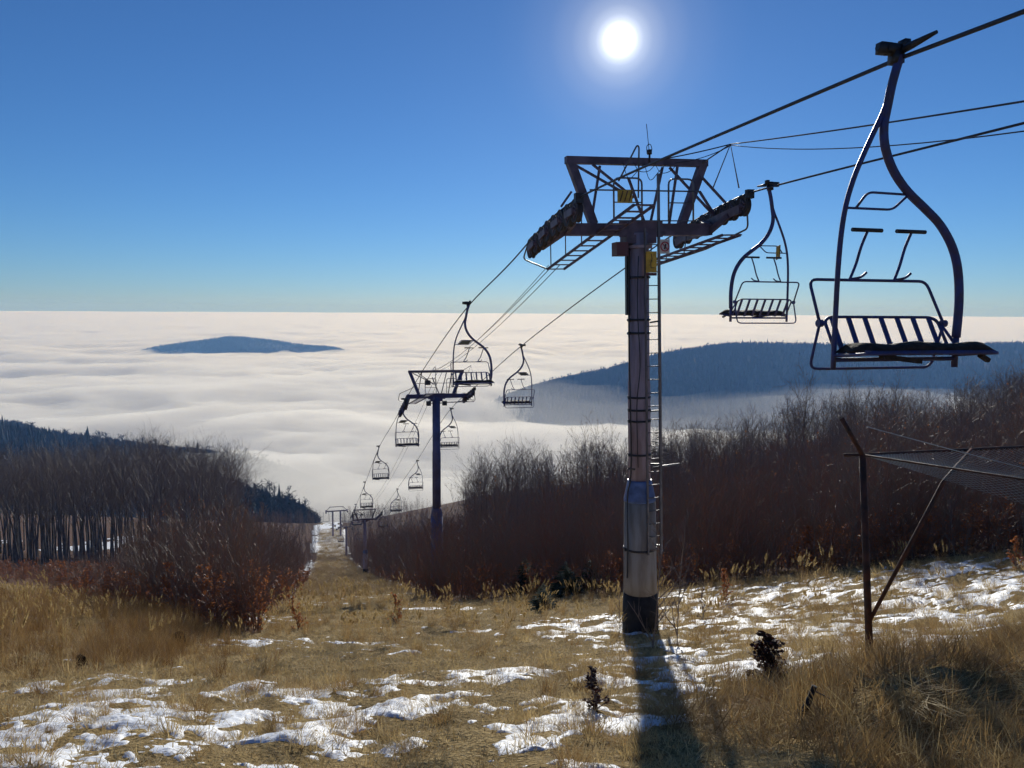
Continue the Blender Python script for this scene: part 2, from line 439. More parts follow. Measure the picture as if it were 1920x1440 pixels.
SNOW_BLOBS = []
def blob(px, py, rx, ry, a):
    p = on_ground(px, py); SNOW_BLOBS.append((p.x, p.y, rx, ry, a))
for b_ in ((60, 1390, 1.5, 1.0, .95), (250, 1320, 1.4, 1.0, .9), (430, 1310, 1.2, .9, .55), (330, 1390, 1.1, .5, .6), (560, 1340, .8, .5, .35),
           (130, 1290, 1.0, .8, .6), (480, 1160, 1.5, 1.5, .45), (470, 1205, 1.4, 1.0, .35),
           (830, 1140, 1.8, 1.2, .55), (880, 1130, 1.4, 1.2, .45), (1130, 1170, 1.6, 1.6, .6), (1080, 1190, 1.2, .9, .45), (720, 1335, .45, .35, .45),
           (830, 1365, .4, .28, .55), (720, 1410, .35, .25, .45), (825, 1260, .9, .7, .4), (650, 1350, .5, .4, .35), (940, 1270, .7, .5, .3),
           (1120, 1395, .8, .4, .75), (1150, 1360, .4, .6, .5), (1060, 1420, .6, .25, .55), (1060, 1265, .9, .6, .45), (1180, 1245, .8, .7, .5),
           (1230, 1300, .6, .9, .6), (1250, 1270, .7, .7, .6), (1290, 1250, 1.0, 1.2, .8), (1360, 1210, 1.6, 1.6, .95), (1480, 1200, 1.8, 1.6, .9), (1560, 1230, 1.4, 1.0, .9),
           (1320, 1160, 1.6, 2.0, .85), (1400, 1120, 2, 2.2, .6), (1520, 1130, 2.4, 2.4, .5), (1680, 1190, 1.6, 1.4, .75), (1760, 1120, 2.2, 2.0, .5),
           (1850, 1110, 2.4, 2.0, .45), (1280, 1110, 1.6, 2.0, .6), (1600, 1090, 2.5, 2.5, .45), (1330, 1340, .4, .4, .45), (1310, 1400, .4, .3, .4),
           (700, 1210, 2.4, 2.5, .20), (950, 1230, 1.8, 1.5, .20), (800, 1310, 1.2, .9, .22), (620, 1300, 1.0, .8, .24), (900, 1180, 2.2, 1.5, .22), (1000, 1330, .8, .6, .2), (680, 1280, .9, .7, .2), (1190, 1400, .7, .5, .5), (1230, 1430, .6, .4, .5), (1620, 1275, .5, .3, .55), (1700, 1230, 1.0, .6, .5), (1880, 1070, 2.5, 3, .6)):
    blob(*b_)
def snow_field(X, Y):
    X = np.asarray(X, float); Y = np.asarray(Y, float)
    v = -0.43 + 0 * X
    for (bx, by, rx, ry, a) in SNOW_BLOBS:
        v = v + a * np.exp(-((X - bx) / rx) ** 2 - ((Y - by) / ry) ** 2)
    v = np.minimum(v, 0.03)
    r = np.hypot(X, Y)
    track = (X > XL(Y) - 2) & (X < XR(Y) + 1)
    v = np.where(r > 30, np.where(track, -0.22, -0.85), v)
    # crossing forest road with snow, patches on the run far down
    v = v + np.where((Y > 128) & (Y < 139) & (X > -75), 0.30, 0) + np.where(track & (Y > 195) & (Y < 250), 0.22, 0)
    # opening behind the beech stand
    v = v + 0.95 * np.exp(-((X + 104) / 13) ** 2 - ((Y - 200) / 30) ** 2) + 0.45 * np.exp(-((X + 132) / 9) ** 2 - ((Y - 195) / 24) ** 2) + np.where(r > 90, 1.3 * fbm(X * .07, Y * .05, 4, .65), 0)
    v = v + 0.80 * fbm(X * 0.8 + 11, Y * 1.1, 4, 0.6) + 0.80 * fbm(X * 1.7, Y * 2.6 + 5, 4, 0.62) + np.where(r < 30, 0.30 * fbm(X * 6.5, Y * 9.5 + 2, 2, 0.6), 0)
    sb = (X - BA[0]) * BD[0] + (Y - BA[1]) * BD[1]; nb = (X - BA[0]) * BN[0] + (Y - BA[1]) * BN[1]
    v = v - 0.8 * sstep(-.6, .2, sb) * sstep(1.3, .5, nb)
    return v

# ------------------------------------------------------------------ the slope: one sheet around the viewer
def polar_grid(dense, nd, ncoarse, r0, r1, nr):
    a1 = np.linspace(-dense, dense, nd)
    a2 = np.linspace(dense, 360 - dense, ncoarse + 2)[1:-1]
    A = np.radians(np.concatenate([a1, a2])); r = np.concatenate([np.geomspace(r0, 3, 20)[:-1], np.geomspace(3, 40, 400)[:-1], np.geomspace(40, r1, 120)]); nr = len(r)
    RR, AA = np.meshgrid(r, A, indexing='ij')
    return (RR * np.sin(AA)).ravel(), (RR * np.cos(AA)).ravel(), nr, len(A)
gx, gy, nr, nc = polar_grid(44, 440, 60, 0.4, 1600, 520)
gzv = G(gx, gy)
me = grid_mesh('ground', np.stack([gx, gy, gzv], 1), nr, nc, M['ground'], wrap=True)
la = me.attributes.new('litter', 'FLOAT', 'POINT'); la.data.foreach_set('value', litter(gx, gy).astype(np.float32))
tag(newobj('ground', me), 'steep slope of dry grass and soil dropping away from the viewer', kind='structure')

# old snow lying on it in patches
A = np.radians(np.linspace(-41, 41, 620)); r = np.geomspace(3.2, 300, 640)
RR, AA = np.meshgrid(r, A, indexing='ij')
sx, sy = (RR * np.sin(AA)).ravel(), (RR * np.cos(AA)).ravel()
sf = snow_field(sx, sy)
th = np.where(sf > 0, 0.030 * (1 - np.exp(-sf * 7.0)), sf * 0.28)
th = th + np.where(sf > 0, 0.022 * perlin(sx * 2.3, sy * 2.3) * np.clip(sf * 6, 0, 1) + 0.012 * perlin(sx * 6, sy * 6) * np.clip(sf * 6, 0, 1), 0)
rr_ = np.hypot(sx, sy)
sz = G(sx, sy) + th + np.where(rr_ > 40, (rr_ - 40) * 0.0015, 0)
me = grid_mesh('snow', np.stack([sx, sy, sz], 1), len(r), len(A), M['snow'], keep=(sf > -0.03))
tag(newobj('snow', me), 'patches of old snow lying on the grass slope', 'snow', kind='stuff')

# ------------------------------------------------------------------ plant prototypes
class TB:
    """fast collector of thin tubes"""
    def __init__(s): s.mb = MB()
    def tube(s, path, r0, r1, n=3):
        k = len(path); s.mb.tube(path, [r0 + (r1 - r0) * i / (k - 1) for i in range(k)], n, cap=False)
def rand_perp(d, rnd):
    v = Vector((rnd.gauss(0, 1), rnd.gauss(0, 1), rnd.gauss(0, 1))); v = v - d * v.dot(d); return v.normalized()
def stem(p, d, L, rnd, segs, wob, lift):
    path = [p.copy()]; d = d.copy()
    for i in range(segs):
        d = (d + rand_perp(d, rnd) * wob + Vector((0, 0, lift))).normalized()
        p = p + d * (L / segs); path.append(p.copy())
    return path, d
def along(path, t):
    f = t * (len(path) - 1); i = min(int(f), len(path) - 2); return path[i].lerp(path[i + 1], f - i), (path[i + 1] - path[i]).normalized()

def beech_meshes(seed, H, rad, clear, nb, name, twigm, spread=0.6):
    rnd = random.Random(seed); trunk = TB(); crown = TB()
    path, _ = stem(Vector((0, 0, -0.6)), Vector((rnd.gauss(0, .02), rnd.gauss(0, .02), 1)).normalized(), H * 0.97 + 0.6, rnd, 9, 0.035, 0.02)
    trunk.tube(path, rad, rad * 0.12, 6)
    for i in range(nb):
        t = clear + (1 - clear) * ((i + rnd.random() * 0.8) / nb) ** 0.85; t = min(t, 0.985)
        p, d = along(path, t)
        az = i * 2.4 + rnd.uniform(-.5, .5)
        el = R_(rnd.uniform(32, 62) + 14 * t)
        bd = Vector((math.cos(az) * math.cos(el), math.sin(az) * math.cos(el), math.sin(el)))
        L = H * (0.10 + 0.26 * math.sin(min(1, (1 - t) / (1 - clear) * 1.0 + 0.22) * math.pi * 0.62)) * spread * rnd.uniform(0.75, 1.25) / 0.6
        bp, bd2 = stem(p, bd, L, rnd, 4, 0.16, 0.09)
        crown.tube(bp, rad * 0.30 * (1.15 - t) + 0.012, 0.008)
        for j in range(6):
            tj = 0.22 + 0.78 * (j + rnd.random()) / 6; q, dd = along(bp, min(tj, .99))
            sd = (dd + rand_perp(dd, rnd) * rnd.uniform(0.5, 1.0)).normalized()
            sp_, _ = stem(q, sd, L * rnd.uniform(0.25, 0.5), rnd, 2, 0.22, 0.12)
            crown.tube(sp_, 0.014, 0.006)
            for k in range(4):
                q2, d2 = along(sp_, rnd.uniform(0.2, 0.98)); td = (d2 + rand_perp(d2, rnd) * rnd.uniform(.5, 1.0)).normalized()
                crown.tube([q2, q2 + td * L * rnd.uniform(0.10, 0.24)], 0.008, 0.004)
    return trunk.mb.mesh(name + '_trunk', M['bark'], True), crown.mb.mesh(name + '_crown', twigm)

def sapling_mesh(seed, H, name, twigm, leaves=0, nb=20, rad=0.03, leafm=None, up=(28, 58)):
    rnd = random.Random(seed); tb = TB()
    path, _ = stem(Vector((0, 0, -0.3)), Vector((rnd.gauss(0, .05), rnd.gauss(0, .05), 1)).normalized(), H + 0.3, rnd, 6, 0.06, 0.03)
    tb.tube(path, rad, 0.007, 4)
    tips = []
    for i in range(nb):
        t = 0.12 + 0.86 * (i + rnd.random()) / nb
        p, d = along(path, min(t, .99)); az = rnd.uniform(0, 6.28); el = R_(rnd.uniform(*up))
        bd = Vector((math.cos(az) * math.cos(el), math.sin(az) * math.cos(el), math.sin(el)))
        L = H * (0.07 + 0.30 * (1 - t) ** 0.7) * rnd.uniform(0.7, 1.2)
        bp, _ = stem(p, bd, L, rnd, 3, 0.14, 0.10); tb.tube(bp, 0.012 * (1.2 - t) + 0.005, 0.005)
        for j in range(5):
            q, dd = along(bp, rnd.uniform(.2, .98)); sd = (dd + rand_perp(dd, rnd) * rnd.uniform(.4, .9)).normalized()
            e = q + sd * L * rnd.uniform(.22, .5); tb.tube([q, e], 0.006, 0.004); tips.append((q, e))
    mb = tb.mb
    if leaves:
        mb.cur = 1
        for k in range(leaves):
            q, e = rnd.choice(tips); c = q.lerp(e, rnd.random()); s_ = rnd.uniform(0.03, 0.06)
            a = Vector((rnd.gauss(0, 1), rnd.gauss(0, 1), rnd.gauss(0, .6))).normalized() * s_; b = rand_perp(a.normalized(), rnd) * s_ * 0.6
            mb._add([c, c + a * .5 + b, c + a, c + a * .5 - b], [(0, 1, 2, 3)])
    return mb.mesh(name, [twigm, leafm or M['rustleaf']])

def spruce_meshes(seed, H, name):
    rnd = random.Random(seed); tr = TB(); tr.tube([Vector((0, 0, -.2)), Vector((0, 0, H * .5)), Vector((0, 0, H))], 0.02 * H + .01, .006, 5)
    mb = MB(); n = int(13 * H ** .5) + 10
    for i in range(n):
        t = 0.05 + 0.95 * i / n; z = H * t; L = (H * 0.30 * (1 - t) ** 0.85 + 0.05 * H * .4)
        for j in range(7):
            az = rnd.uniform(0, 6.28); l = L * rnd.uniform(.65, 1.15); dr = rnd.uniform(-.25, .12)
            d = Vector((math.cos(az), math.sin(az), dr)); s_ = Vector((-math.sin(az), math.cos(az), 0))
            p0 = Vector((0, 0, z))
            for k in range(4):
                a = p0 + d * l * (0.15 + .25 * k); b_ = p0 + d * l * (0.15 + .25 * k + .38) ; w = l * (.30 - .055 * k) * rnd.uniform(.7, 1.2)
                for sg in (-1, 1):
                    mb._add([a, b_ + s_ * sg * w + Vector((0, 0, -.06 * l)), b_ + d * .05 * l], [(0, 1, 2)])
    return tr.mb.mesh(name + '_trunk', M['bark']), mb.mesh(name + '_crown', M['needle'])

def far_conifer(seed):
    rnd = random.Random(seed); mb = MB()
    for k in range(5):
        z0 = .12 + k * .17; r = .19 * (1 - k / 5.4) ; n = 7
        vs = [Vector((0, 0, z0 + .32))]
        for j in range(n): a = 6.283 * j / n + k; q = r * rnd.uniform(.7, 1.25); vs.append(Vector((math.cos(a) * q, math.sin(a) * q, z0 - rnd.uniform(0, .05))))
        mb._add(vs, [(0, 1 + j, 1 + (j + 1) % n) for j in range(n)])
    return mb.mesh('far_conifer', M['farneedle'])
def far_bare(seed):
    rnd = random.Random(seed); tb = TB(); tb.tube([Vector((0, 0, -.1)), Vector((0, 0, .5)), Vector((.01, 0, .95))], .018, .006, 3)
    for i in range(34):
        t = rnd.uniform(.3, .97); az = rnd.uniform(0, 6.28); el = R_(rnd.uniform(25, 70)); L = rnd.uniform(.10, .26) * (1.2 - t * .5)
        p = Vector((0, 0, t * .95)); d = Vector((math.cos(az) * math.cos(el), math.sin(az) * math.cos(el), math.sin(el))); e = p + d * L
        tb.tube([p, e], .008, .004)
        for j in range(3):
            q = p.lerp(e, rnd.uniform(.4, 1)); dd = (d + rand_perp(d, rnd) * .8).normalized(); tb.tube([q, q + dd * L * .5], .005, .003)
    return tb.mb.mesh('far_bare_tree', M['farbark'])

def scatter(name, pts, rot, scl, idx, protos, label, cat):
    pts = np.asarray(pts, np.float32)
    me = bpy.data.meshes.new(name); me.vertices.add(len(pts)); me.vertices.foreach_set('co', pts.ravel())
    a = me.attributes.new('rot', 'FLOAT_VECTOR', 'POINT'); a.data.foreach_set('vector', np.asarray(rot, np.float32).ravel())
    a = me.attributes.new('scl', 'FLOAT_VECTOR', 'POINT'); a.data.foreach_set('vector', np.asarray(scl, np.float32).ravel())
    a = me.attributes.new('pidx', 'INT', 'POINT'); a.data.foreach_set('value', np.asarray(idx, np.int32))
    for p in protos:
        for mt in p.materials:
            if mt and mt.name not in me.materials: me.materials.append(mt)
    c = bpy.data.collections.new(name + '_kinds')
    for i, p in enumerate(protos):
        o = bpy.data.objects.new('%s_kind_%02d' % (name, i), p); c.objects.link(o)
    g = bpy.data.node_groups.new(name + '_scatter', 'GeometryNodeTree')
    g.interface.new_socket('Geometry', in_out='INPUT', socket_type='NodeSocketGeometry')
    g.interface.new_socket('Geometry', in_out='OUTPUT', socket_type='NodeSocketGeometry')
    N = g.nodes; gi = N.new('NodeGroupInput'); go = N.new('NodeGroupOutput')
    ip = N.new('GeometryNodeInstanceOnPoints'); ci = N.new('GeometryNodeCollectionInfo')
    ci.inputs['Collection'].default_value = c; ci.inputs['Separate Children'].default_value = True; ci.inputs['Reset Children'].default_value = True
    def attr(nm, ty):
        n = N.new('GeometryNodeInputNamedAttribute'); n.data_type = ty; n.inputs['Name'].default_value = nm; return n.outputs['Attribute']
    L = g.links
    L.new(gi.outputs[0], ip.inputs['Points']); L.new(ci.outputs[0], ip.inputs['Instance']); ip.inputs['Pick Instance'].default_value = True
    L.new(attr('pidx', 'INT'), ip.inputs['Instance Index']); L.new(attr('rot', 'FLOAT_VECTOR'), ip.inputs['Rotation']); L.new(attr('scl', 'FLOAT_VECTOR'), ip.inputs['Scale'])
    L.new(ip.outputs[0], go.inputs[0])
    o = newobj(name, me); md = o.modifiers.new('scatter', 'NODES'); md.node_group = g
    return tag(o, label, cat, kind='stuff')

rng = np.random.RandomState(11)
rnd = random.Random(5)

# ------------------------------------------------------------------ far hills above the fog
def ridge(name, crest, width_n, drop_n, width_f, drop_f, nseg, label, trees, tree_h, conifer, seed, nrows=34, h0=0.0, relief=12):
    """crest: list of world points of the skyline; falls away on both sides"""
    cp = smooth_path([Vector(c) for c in crest], nseg)
    C = np.array([tuple(c) for c in cp]); n = len(C)
    view = C[:, :2] / np.linalg.norm(C[:, :2], axis=1)[:, None]
    rows = []
    ts = np.concatenate([np.linspace(-1, 0, nrows // 2, endpoint=False), np.linspace(0, 1, nrows - nrows // 2)])
    for t in ts:
        w = width_n if t < 0 else width_f; dr = drop_n if t < 0 else drop_f
        xy = C[:, :2] + view * t * w
        z = C[:, 2] - dr * (np.abs(t) ** 1.45)
        z = z + (np.abs(t) * relief + .6) * (perlin(xy[:, 0] / 170 + seed, xy[:, 1] / 260) + .5 * perlin(xy[:, 0] / 70 + seed, xy[:, 1] / 110)) - tree_h * h0
        rows.append(np.column_stack([xy, z]))
    V = np.concatenate(rows)
    me = grid_mesh(name, V, len(ts), n, M['hill'])
    o = tag(newobj(name, me), label, kind='structure')
    # forest cover
    rs = np.random.RandomState(seed)
    k = rs.uniform(0, n - 1.001, trees); t = np.where(rs.rand(trees) < .35, rs.normal(0, .03, trees), -rs.rand(trees) ** 1.3 * .95 + .05)
    t = np.clip(t, -1, 1)
    fi = (t + 1) / 2 * (len(ts) - 1.001) if False else np.interp(t, ts, np.arange(len(ts)))
    i0 = np.clip(fi.astype(int), 0, len(ts) - 2); ft = (fi - i0)[:, None]; j0 = k.astype(int); fj = (k - j0)[:, None]
    VV = V.reshape(len(ts), n, 3)
    P = (VV[i0, j0] * (1 - ft) + VV[i0 + 1, j0] * ft) * (1 - fj) + (VV[i0, j0 + 1] * (1 - ft) + VV[i0 + 1, j0 + 1] * ft) * fj
    P[:, 2] -= .3
    s = tree_h * rs.uniform(.55, 1.15, trees) * np.where(rs.rand(trees) < .04, 1.35, 1)
    rot = np.zeros((trees, 3)); rot[:, 2] = rs.uniform(0, 6.28, trees)
    con = rs.rand(trees) < conifer(P, rs)
    idx = np.where(con, rs.randint(0, 3, trees), 3 + rs.randint(0, 3, trees))
    sc = np.stack([s * rs.uniform(.9, 1.4, trees)] * 2 + [s], 1)
    return P, rot, sc, idx
M['hill'] = mat('forest_floor', (0.028, 0.026, 0.022), 0.95, var=0.5, vscale=0.02)
FAR = [far_conifer(1), far_conifer(2), far_conifer(3), far_bare(1), far_bare(2), far_bare(3)]

CLOUD_Z = -200.0
def sky_pts(tab, Ys):
    return [at(px, py, Y) for (px, py), Y in zip(tab, Ys)]
P, rt, sc_, ix = ridge('hill_island', [at(px, py + 3, 3700) for px, py in ((230, 672), (275, 655), (330, 645), (400, 636), (440, 632), (500, 637), (560, 646), (620, 651), (655, 660), (700, 676))],
    420, 120, 500, 150, 10, 'low wooded hilltop rising like an island out of the cloud sea', 7000, 13, lambda P, r: .45, 21)
scatter('hilltop_forest', P, rt, sc_, ix, FAR, 'blue hazy forest covering the island hilltop in the clouds', 'forest')
P, rt, sc_, ix = ridge('hill_ridge', [at(px, py + 6, Y) for px, py, Y in ((900, 775, 1750), (960, 742, 1800), (1020, 722, 1850), (1080, 708, 1880), (1150, 693, 1900), (1230, 668, 1950), (1330, 652, 2000), (1410, 646, 2050), (1550, 648, 2100), (1700, 650, 2100), (1800, 648, 2080), (1920, 645, 2000), (2080, 640, 1950), (2300, 640, 1900))],
    800, 230, 500, 160, 14, 'long wooded ridge, blue in haze, beyond the right side of the slope', 24000, 15, lambda P, r: np.where(P[:, 0] < 300, .25, .8), 33, relief=34)
scatter('ridge_forest', P, rt, sc_, ix, FAR, 'hazy blue forest covering the long ridge behind the lift tower', 'forest')
P, rt, sc_, ix = ridge('hill_spur', [at(px, py + 11, Y) for px, py, Y in ((-260, 770, 560), (-120, 795, 620), (0, 818, 660), (100, 828, 700), (200, 840, 740), (300, 852, 780), (400, 862, 820), (470, 872, 850), (540, 892, 880), (600, 915, 900), (650, 950, 900))],
    300, 75, 300, 150, 12, 'dark wooded spur at the left sinking into the fog', 9000, 15, lambda P, r: np.where(P[:, 0] < -400, .55, .06), 44)
scatter('spur_forest', P, rt, sc_, ix, FAR, 'dark bare forest on the spur at the left edge of the valley', 'forest')
P, rt, sc_, ix = ridge('hill_shoulder', [at(px, py + 8, Y) for px, py, Y in ((-200, 780, 900), (-60, 796, 950), (30, 804, 980), (90, 822, 1000), (150, 842, 1020), (210, 870, 1040))],
    200, 90, 200, 90, 10, 'far wooded shoulder peeking over the dark spur at the left edge', 1800, 15, lambda P, r: .1, 51)
scatter('shoulder_forest', P, rt, sc_, ix, FAR, 'pale bare forest on the far shoulder at the left edge', 'forest')
P, rt, sc_, ix = ridge('hill_flank', [at(px, py + 6, Y) for px, py, Y in ((300, 905, 330), (400, 930, 350), (455, 945, 360), (520, 965, 380), (560, 978, 390), (600, 1005, 400))],
    150, 45, 150, 70, 10, 'lower wooded flank beyond the bend of the cleared run', 1500, 11, lambda P, r: .15, 57)
scatter('flank_forest', P, rt, sc_, ix, FAR, 'bare trees on the lower flank fading into the valley fog', 'forest')

# ------------------------------------------------------------------ sea of clouds
def cloud_material():
    mt = bpy.data.materials.new('cloud_top'); mt.use_nodes = True; t = mt.node_tree; b = t.nodes['Principled BSDF']
    b.inputs['Base Color'].default_value = (0.90, 0.90, 0.90, 1); b.inputs['Roughness'].default_value = 1.0; b.inputs['Specular IOR Level'].default_value = 0.0
    gl = t.nodes.new('ShaderNodeBsdfGlossy'); gl.inputs['Roughness'].default_value = 0.85; gl.inputs['Color'].default_value = (1.0, 0.93, 0.80, 1)
    mx = t.nodes.new('ShaderNodeMixShader'); mx.inputs[0].default_value = 0.22
    t.links.new(b.outputs[0], mx.inputs[1]); t.links.new(gl.outputs[0], mx.inputs[2])
    t.links.new(mx.outputs[0], t.nodes['Material Output'].inputs['Surface'])
    return mt
M['cloud'] = cloud_material()
def cloud_shape(cx, cy):
    rr = np.hypot(cx, cy)
    wx = cx + 150 * perlin(cx / 600, cy / 600); wy = cy + 150 * perlin(cx / 600 + 9, cy / 600 + 4)
    bil = (perlin(wx / 620, wy / 620) ** 2 + .012) ** .5; bil2 = (perlin(wx / 210 + 3, wy / 210) ** 2 + .01) ** .5; bil3 = np.abs(perlin(wx / 75 + 13, wy / 75))
    fade = 1 / (1 + (rr / 9000) ** 2)
    z = 24 * fbm(cx / 1500 + 2, cy / 1700, 3) + (68 * (0.36 - bil) + 33 * (.36 - bil2) + 11 * (.36 - bil3)) * (0.55 + 0.45 * fade) + 24 * perlin(cx / 5200, cy / 3600 + 7) * sstep(4000, 12000, rr)
    z = z - 40 * np.exp(-((cx - 380) / 430) ** 2 - ((cy - 1500) / 420) ** 2) - 14 * np.exp(-((cx + 1250) / 700) ** 2 - ((cy - 3350) / 400) ** 2)
    return z
A = np.radians(np.linspace(-62, 62, 420)); r = np.geomspace(420, 60000, 420)
RR, AA = np.meshgrid(r, A, indexing='ij'); cx, cy = (RR * np.sin(AA)).ravel(), (RR * np.cos(AA)).ravel(); rr_ = RR.ravel()
cz = CLOUD_Z - 40 + cloud_shape(cx, cy) * .8 - 40 * (1 - sstep(500, 1000, rr_))
me = grid_mesh('cloud_sea', np.stack([cx, cy, cz], 1), len(r), len(A), M['cloud'])
tag(newobj('cloud_sea', me), 'white sea of clouds filling the valleys out to the horizon', 'clouds', kind='stuff')


# ------------------------------------------------------------------ the chairlift: line, ropes
LD = Vector((-0.2480, 0.9688, 0)).normalized(); LR = Vector((LD.y, -LD.x, 0))
RZ = math.atan2(LR.y, LR.x)
def XA(Y): return -1.25 - 0.256 * (Y - 22.5)
def XB(Y): return 0.33 - 0.2535 * (Y - 30.5)
def hit(px, py, fx):
    v = ray(px, py); k = v.x / v.y
    # fx(Y) = c + s*Y
    c = fx(0.0); s = fx(1.0) - c
    Y = c / (k - s); return v * (Y / v.y)
keyA = [hit(1690, 108, XA), hit(1400, 231, XA), hit(1210, 312, XA), hit(1110, 358, XA), hit(1085, 371, XA), hit(1060, 388, XA), hit(1035, 408, XA), hit(1012, 431, XA), hit(960, 490, XA)]
ZA = [(p.y, p.z) for p in keyA] + [(22.5, 0.16), (31, -2.15), (38.5, -4.48), (39.8, -4.88), (42.5, -5.85), (54.5, -9.72), (70.5, -15.93), (86.5, -22.02), (97, -25.9), (104, -28.6), (140, -40.6), (181, -52.1), (186, -53.6), (230, -61.4), (262, -70), (300, -86)]
keyB = [hit(1440, 352, XB), hit(1405, 362, XB), hit(1360, 382, XB), hit(1320, 403, XB), hit(1280, 428, XB), hit(1235, 458, XB)]
ZB = [(p.y, p.z) for p in keyB] + [(30.5, -1.4), (38.8, -3.75), (42.5, -4.75), (46.5, -5.97), (62.5, -12.32), (78.5, -18.45), (97, -25.6), (104, -28.3), (140, -40.4), (181, -51.9), (186, -53.4), (230, -61.2), (262, -70), (300, -86)]
ZA = sorted(ZA); ZB = sorted(ZB)
# uphill of the viewer the ropes run on to the top station
eA = hit(1919, 22, XA); eB = hit(1919, 231, XB)
ZA = [(-18.0, eA.z + (eA.z - ZA[0][1]) / (eA.y - ZA[0][0]) * (-18 - eA.y)), (eA.y, eA.z)] + ZA
ZB = [(-18.0, eB.z + (eB.z - ZB[0][1]) / (eB.y - ZB[0][0]) * (-18 - eB.y)), (eB.y, eB.z)] + ZB
_a = np.array(ZA); _b = np.array(ZB)
def zA(Y): return float(_pchip(_a[:, 0], _a[:, 1], np.array(float(Y))))
def zB(Y): return float(_pchip(_b[:, 0], _b[:, 1], np.array(float(Y))))
def ropeA(Y): return Vector((XA(Y), Y, zA(Y)))
def ropeB(Y): return Vector((XB(Y), Y, zB(Y)))
Ys = list(np.concatenate([np.linspace(-18, 10, 30), np.linspace(10.3, 45, 160), np.linspace(46, 110, 90), np.linspace(112, 300, 60)]))
MB().tube([ropeA(Y) for Y in Ys], 0.0165, 6).build('haul_rope', M['rope'], smooth=True)
tag(bpy.data.objects['haul_rope'], 'steel haul rope carrying the uphill chairs, on the left of the towers', 'rope', 'haul ropes of the chairlift')
o = MB().tube([ropeB(Y) for Y in Ys], 0.0165, 6).build('haul_rope', M['rope'], smooth=True)
tag(o, 'steel haul rope carrying the downhill chairs, on the right of the towers', 'rope', 'haul ropes of the chairlift')

